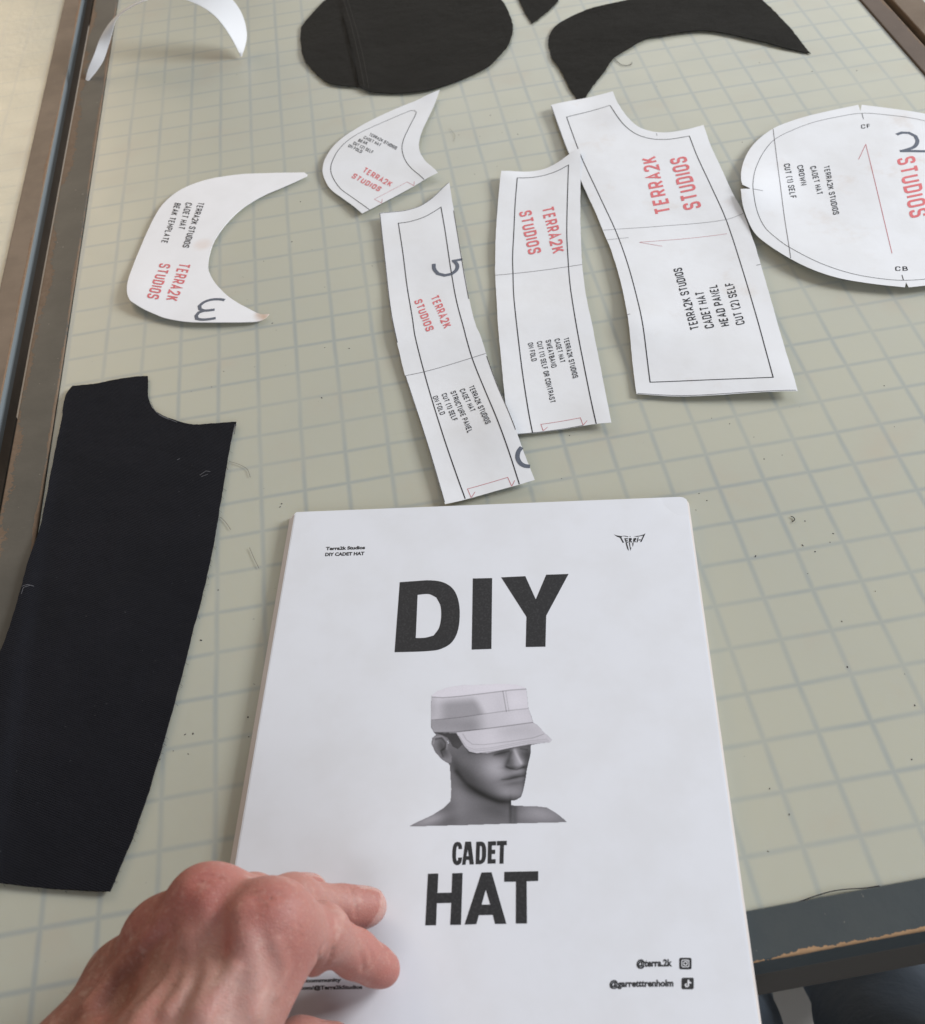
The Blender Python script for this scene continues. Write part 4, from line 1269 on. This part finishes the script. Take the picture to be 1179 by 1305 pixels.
def surface_nets(F, origin, res):
    S = F < 0
    c = S[:-1,:-1,:-1].astype(np.int8)
    tot = np.zeros(c.shape, np.int8)
    for dx in (0,1):
        for dy in (0,1):
            for dz in (0,1):
                tot += S[dx:S.shape[0]-1+dx, dy:S.shape[1]-1+dy, dz:S.shape[2]-1+dz]
    act = (tot > 0) & (tot < 8)
    I, Jx, K = np.nonzero(act)
    acc = np.zeros((len(I), 3)); cnt = np.zeros(len(I))
    corners = [(a,b,d) for a in (0,1) for b in (0,1) for d in (0,1)]
    for a in corners:
        for ax_ in range(3):
            if a[ax_]: continue
            b = list(a); b[ax_] = 1
            fa = F[I+a[0], Jx+a[1], K+a[2]]; fb = F[I+b[0], Jx+b[1], K+b[2]]
            cr = (fa < 0) != (fb < 0)
            t_ = np.where(cr, fa / np.where(cr, fa - fb, 1), 0)
            p = np.zeros((len(I), 3)); p[:] = a; p[:, ax_] = t_
            acc += p * cr[:, None]; cnt += cr
    V = (acc / cnt[:, None] + np.c_[I, Jx, K]) * res + origin
    ids = -np.ones(act.shape, int); ids[I, Jx, K] = np.arange(len(I))
    Fc = []
    for ax_ in range(3):
        sl0 = [slice(None)]*3; sl1 = [slice(None)]*3
        sl0[ax_] = slice(0, -1); sl1[ax_] = slice(1, None)
        A_, B_ = S[tuple(sl0)], S[tuple(sl1)]
        e = np.argwhere(A_ != B_)
        u_, v_ = (ax_+1) % 3, (ax_+2) % 3
        ok = (e[:, u_] > 0) & (e[:, v_] > 0) & (e[:, u_] < F.shape[u_]-1) & (e[:, v_] < F.shape[v_]-1)
        e = e[ok]
        def cell(du, dv):
            q = e.copy(); q[:, u_] -= du; q[:, v_] -= dv
            return ids[q[:, 0], q[:, 1], q[:, 2]]
        q = np.c_[cell(1,1), cell(0,1), cell(0,0), cell(1,0)]
        fl = A_[e[:, 0], e[:, 1], e[:, 2]]
        q[~fl] = q[~fl][:, ::-1]
        Fc.append(q[(q >= 0).all(1)])
    return V, np.vstack(Fc)
hv, hfaces = surface_nets(hand, lo, RES)
def blobs3(items, base):
    w_ = np.zeros(len(hv))
    for c, s_, a in items: w_ += a * np.exp(-((hv - c)**2).sum(1) / (2*s_*s_))
    return np.clip(w_, 0, 1)
kn = {n_: FING[n_][0] for n_ in names}
red_hollow = blobs3([(kn['middle'][0] + np.array([0,0,10]), 9, .95), (kn['index'][0] + np.array([0,0,11]), 9, .75), (kn['ring'][0] + np.array([0,0,9]), 9, .6),
              (kn['index'][3], 9, .5), (kn['middle'][3], 9, .45), (kn['index'][2], 8, .3), (kn['middle'][2], 7, .15), (kn['ring'][3], 8, .35),
              (J(300,1207,92), 4.5, .7), (J(370,1215,80), 7, .4), (kn['index'][1], 8, .25), (J(120,1260,70), 14, .3)], 0)  # this row also paints the shade of the hollow beside the index tendon
pale = blobs3([(surf(312,1190)[0], 6, .5), (surf(319,1225)[0], 6, .75), (surf(323,1262)[0], 7, .8), (surf(300,1290)[0], 9, .6), (surf(270,1280)[0], 10, .45), (surf(262,1190)[0], 5, .3), (surf(450,1150)[0], 3, .6), (surf(440,1205)[0], 6, .35), (J(325,1240,92), 6, .5), (J(318,1275,95), 7, .6), (J(285,1290,95), 14, .45), (J(425,1140,40), 5, .45)], 0)
shade_side = blobs3([(J(90,1270,75), 24, .8), (J(180,1170,70), 15, .6), (J(60,1310,75), 24, .6), (J(150,1225,74), 17, .5), (J(225,1150,76), 8, .35)], 0)  # shaded left side of the hand, painted into the skin colour
c_base = np.array([.385, .180, .145]); c_red = np.array([.32, .088, .072]); c_pale = np.array([.43, .245, .205]); c_shade = np.array([.22, .088, .056])
hc = c_base[None, :].repeat(len(hv), 0)
for w_, c in ((shade_side, c_shade), (pale, c_pale), (red_hollow, c_red)): hc = hc*(1-w_[:, None]) + c*w_[:, None]
gl = np.zeros(len(hv))
for n_, (ctr, d, nn, s_) in NAILS.items():
    r = hv - ctr; u, q, h_ = r @ d, r @ s_, r @ nn
    m = ss(6.0, 5.5, np.abs(u)) * ss(5.5, 4.9, np.abs(q)) * (h_ > -3.0)
    edge = ss(4.6, 5.2, u)
    nc = np.array([.47, .275, .235])[None, :]*(1-edge[:, None]) + np.array([.56, .43, .37])[None, :]*edge[:, None]
    hc = hc*(1-m[:, None]) + nc*m[:, None]; gl = np.maximum(gl, m)
def skin_mat():
    t = NT('skin')
    a = t.node('ShaderNodeAttribute', attribute_name='tone')
    n1 = t.noise(170, 4, .6); n2 = t.noise(620, 2, .5)
    c = t.mix(t.math('MULTIPLY', t.ramp(n1, (.45, .75)), .34), a.outputs['Color'], (.40, .155, .12, 1))
    c = t.mix(t.math('MULTIPLY', t.ramp(n2, (.5, .8)), .18), c, (.62, .43, .35, 1))
    n3 = t.noise(65, 4, .65)
    c = t.mix(t.math('MULTIPLY', t.ramp(n3, (.48, .72)), .38), c, (.40, .14, .115, 1))
    c = t.mix(t.math('MULTIPLY', t.ramp(t.noise(95, 3, .6), (.55, .75)), .30), c, (.60, .42, .35, 1))
    t.color(c)
    g = t.node('ShaderNodeAttribute', attribute_name='gloss')
    t.set(Roughness=t.math('SUBTRACT', t.math('ADD', .46, t.math('MULTIPLY', n1, .12)), t.math('MULTIPLY', g.outputs['Fac'], .26)))
    t.b.inputs['Specular IOR Level'].default_value = .4
    t.b.inputs['Subsurface Weight'].default_value = .35
    t.b.inputs['Subsurface Radius'].default_value = (1.0, .38, .22)
    t.b.inputs['Subsurface Scale'].default_value = .004
    vor = t.node('ShaderNodeTexVoronoi', feature='DISTANCE_TO_EDGE'); vor.inputs['Scale'].default_value = 900
    t.link(t.pos(), vor.inputs['Vector'])
    h = t.math('ADD', t.math('MULTIPLY', t.ramp(vor.outputs['Distance'], (0, .25)), .35), t.math('MULTIPLY', t.noise(240, 4, .6), .9))
    t.bump(h, .35, .0006)
    return t.m
M_SKIN = skin_mat()
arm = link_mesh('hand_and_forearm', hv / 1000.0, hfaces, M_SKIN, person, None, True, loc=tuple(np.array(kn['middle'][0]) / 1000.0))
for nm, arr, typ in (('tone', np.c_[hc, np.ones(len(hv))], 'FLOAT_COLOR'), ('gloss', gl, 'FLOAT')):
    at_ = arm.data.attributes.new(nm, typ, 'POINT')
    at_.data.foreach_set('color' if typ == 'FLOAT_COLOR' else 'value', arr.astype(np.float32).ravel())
sm_ = arm.modifiers.new('smooth', 'SMOOTH'); sm_.factor = .5; sm_.iterations = 2
hr = random.Random(3); V = []; Fq = []
bk = [(70,1290),(120,1235),(205,1162),(262,1118),(300,1125),(380,1150),(395,1200),(370,1262),(340,1296)]
tries = 0
while len(V) < 260 * 12 and tries < 4000:
    tries += 1
    px_, py_ = hr.uniform(60, 400), hr.uniform(1105, 1300)
    if not inside(bk, np.array([px_]), np.array([py_]))[0]: continue
    q = surf(px_, py_)
    if q is None: continue
    dpx = np.array([-.55 + hr.uniform(-.35, .35), -.45 + hr.uniform(-.35, .35)]); dpx /= np.linalg.norm(dpx)
    q2 = surf(px_ + dpx[0] * 6, py_ + dpx[1] * 6)
    if q2 is None: q2 = (q[0] + np.array([-2.0, 1.0, 0]), q[1])
    tg = q2[0] - q[0]; tg /= np.linalg.norm(tg) + 1e-9
    up_ = -q[1]; ln = hr.uniform(3.0, 6.5); sd_ = np.cross(tg, up_); sd_ /= np.linalg.norm(sd_) + 1e-9
    b_ = len(V)
    for t_ in (0, .35, .7, 1):
        c_ = q[0] - up_ * .3 + tg * ln * t_ + up_ * (ln * .34 * t_ - ln * .16 * t_ * t_); w_ = .035 * (1 - .8 * t_)
        V += [c_ + sd_ * w_, c_ - sd_ * w_, c_ + up_ * w_]
    for k_ in (0, 3, 6):
        for u_, v_ in ((0, 1), (1, 2), (2, 0)): Fq.append((b_+k_+u_, b_+k_+v_, b_+k_+3+v_, b_+k_+3+u_))
ah = link_mesh('arm_hair', np.array(V) / 1000.0, Fq, plain('arm_hair_brown', (.10, .055, .03, 1), .5), arm); ah['kind'] = 'stuff'

# trousers: the photographer's legs, sloping forward under the table front
M_DENIM = denim_mat()
def trouser_leg(hip, knee, ankle, r, seed):
    """leaning back against a stool: the leg slopes forward under the table to the floor"""
    hip, knee, ankle = map(np.array, (hip, knee, ankle))
    P3 = spline3([hip, hip*.5 + knee*.5 + np.array([0, 0, .012]), knee*.92 + hip*.08 + np.array([0, 0, .006]), knee + np.array([0, .012, -.035]), knee*.5 + ankle*.5, ankle], 40)
    V = []; Fq = []; sg = 36; rr = random.Random(seed)
    for i, p in enumerate(P3):
        d = P3[min(i+1, 39)] - P3[max(i-1, 0)]; d /= np.linalg.norm(d)
        s_ = np.array([1.0, 0, 0]); s_ -= d*(s_ @ d); s_ /= np.linalg.norm(s_); u_ = np.cross(s_, d)
        q = i / 39; rad = r[0]*(1-q)**1.2 + r[1]*(1-(1-q)**1.2)
        for k_ in range(sg):
            a_ = 6.28319*k_/sg
            w_ = 1 + .03*math.sin(a_*3 + i*.8 + seed) + .025*math.sin(a_*5 - i*1.15)
            V.append(p + rad*w_*(s_*math.cos(a_) + u_*math.sin(a_)))
    for i in range(39):
        for k_ in range(sg):
            a_, b_ = i*sg + k_, i*sg + (k_+1) % sg
            Fq.append((a_, b_, b_ + sg, a_ + sg))
    o = link_mesh('trouser_leg', V, Fq, M_DENIM, person, None, True, loc=tuple(hip))
    o.modifiers.new('subsurf', 'SUBSURF').levels = 1
trouser_leg((-.135, -.52, -.05), (-.055, -.28, -.41), (.055, .0, FZ + .05), (.080, .056), 1)
trouser_leg((.035, -.52, -.05), (.115, -.27, -.42), (.20, .03, FZ + .05), (.080, .056), 2)

# ------------------------------------------------------------------ loose threads, hairs and lint
M_THREAD = plain('dark_thread', (.03, .028, .03, 1), .8)
M_HAIR = plain('brown_hair', (.12, .09, .07, 1), .5)
def thread(name, pts, label, r=.00016, mat=None, z=.0006, group=None):
    P3 = spline3([at(x, y, zz_) for x, y, zz_ in [(p[0], p[1], (p[2] if len(p) > 2 else z)) for p in pts]], 6 * len(pts))
    V = []; Fq = []; sg = 6
    for i, p in enumerate(P3):
        d = P3[min(i+1, len(P3)-1)] - P3[max(i-1, 0)]; d /= np.linalg.norm(d)
        s_ = np.cross(d, [0, 0, 1.0]); s_ /= np.linalg.norm(s_) + 1e-9; u_ = np.cross(s_, d)
        for k_ in range(sg):
            a = 6.28319*k_/sg; V.append(p + r*(s_*math.cos(a) + u_*math.sin(a)))
    for i in range(len(P3)-1):
        for k_ in range(sg):
            a, b = i*sg+k_, i*sg+(k_+1) % sg; Fq.append((a, b, b+sg, a+sg))
    Fq.append(tuple(range(sg-1, -1, -1))); Fq.append(tuple((len(P3)-1)*sg + k_ for k_ in range(sg)))
    c = P3.mean(0)
    o = link_mesh(name, V, Fq, mat or M_THREAD, None, None, True, loc=(c[0], c[1], 0))
    tag(o, label, 'thread' if 'thread' in name else 'hair', group)
thread('loose_thread', F2([(374,226,.0012),(388,241),(404,250),(420,252),(434,249),(440,240)]), 'curled black thread trailing from the inner edge of the crescent cloth', .0002)
thread('loose_thread', [(1008,658), (1011,659), (1013,662), (1010,665)], 'tiny black curl of thread on the mat right of the booklet', .00022)
thread('loose_thread', [(1014,1151), (1036,1143), (1060,1136), (1082,1133), (1100,1132), (1121,1129)], 'long dark thread along the front edge of the mat', .00026, z=.0010)
thread('loose_hair', [(292,588), (305,592), (315,598), (319,608)], 'fine hair at the right edge of the black panel, uppermost', .00010, M_HAIR)
thread('loose_hair', [(281,659), (288,666), (294,675)], 'short fine hair beside the black panel, left of the booklet corner', .00010, M_HAIR)
thread('loose_hair', [(318,698), (324,712), (330,724)], 'straight fine hair between the black panel and the booklet', .00010, M_HAIR)
thread('loose_thread', [(573,163), (580,175), (578,180)], 'faint thread by the small leaf pattern', .00008, M_HAIR)

specks = [(1127,491.6),(1140,544),(997,580),(961,557),(974,585),(907,533),(901,638),(887,650),(891,629),(1026,664),(1058,691),(1023,695),(1039,703),(981,1005),(963,709),(1153,859),(1162,968),(1166,899),(979,1085),(1006,1038),
 (241,626),(246,935),(221,957),(236,936),(240,961),(204,968),(316,914),(317,939),(278,752),(256,816),(414,443),(445,444),(347,412),(352,421),(336,333),(383,257),(452,107),(372,308),(398,318),(612,174),(625,147),(660,171),(640,169),(585,172),(605,222),
 (837,110),(946,181),(968,80),(1035,91),(1092,90),(357,646),(359,642),(270,493),(410,507),(757,320),(720,482),(726,555),(716,610),(1073,792),(1062,680),(930,540),(1080,850)]
V = []; Fq = []
r = random.Random(12)
for q in range(18):
    x = r.uniform(-14.5, 10.5); y = r.uniform(-9, 24)
    specks.append((x, y, 1))
for s_ in specks:
    if len(s_) == 3: p = np.array([s_[0]*IN, s_[1]*IN, 0]); big = r.uniform(.15, .35)
    else: p = at(s_[0], s_[1], 0); big = r.uniform(.28, .62)
    a = r.uniform(0, 3.14); lx, ly = big*r.uniform(.0006, .0016), big*r.uniform(.0005, .0009)
    b = len(V); m_ = 7
    ring = [(lx*math.cos(6.283*i/m_)*r.uniform(.7, 1.2), ly*math.sin(6.283*i/m_)*r.uniform(.7, 1.2)) for i in range(m_)]
    for u_, v_ in ring: V.append((p[0] + u_*math.cos(a) - v_*math.sin(a), p[1] + u_*math.sin(a) + v_*math.cos(a), .00005))
    V.append((p[0], p[1], .00035))
    for i in range(m_): Fq.append((b+i, b+(i+1) % m_, b+m_))
o = link_mesh('lint', V, Fq, plain('dark_lint', (.06, .055, .06, 1), .9), None, None, False, loc=(0, 0, 0))
tag(o, 'scattered dark specks of lint on the translucent mat', 'lint', None, 'stuff')
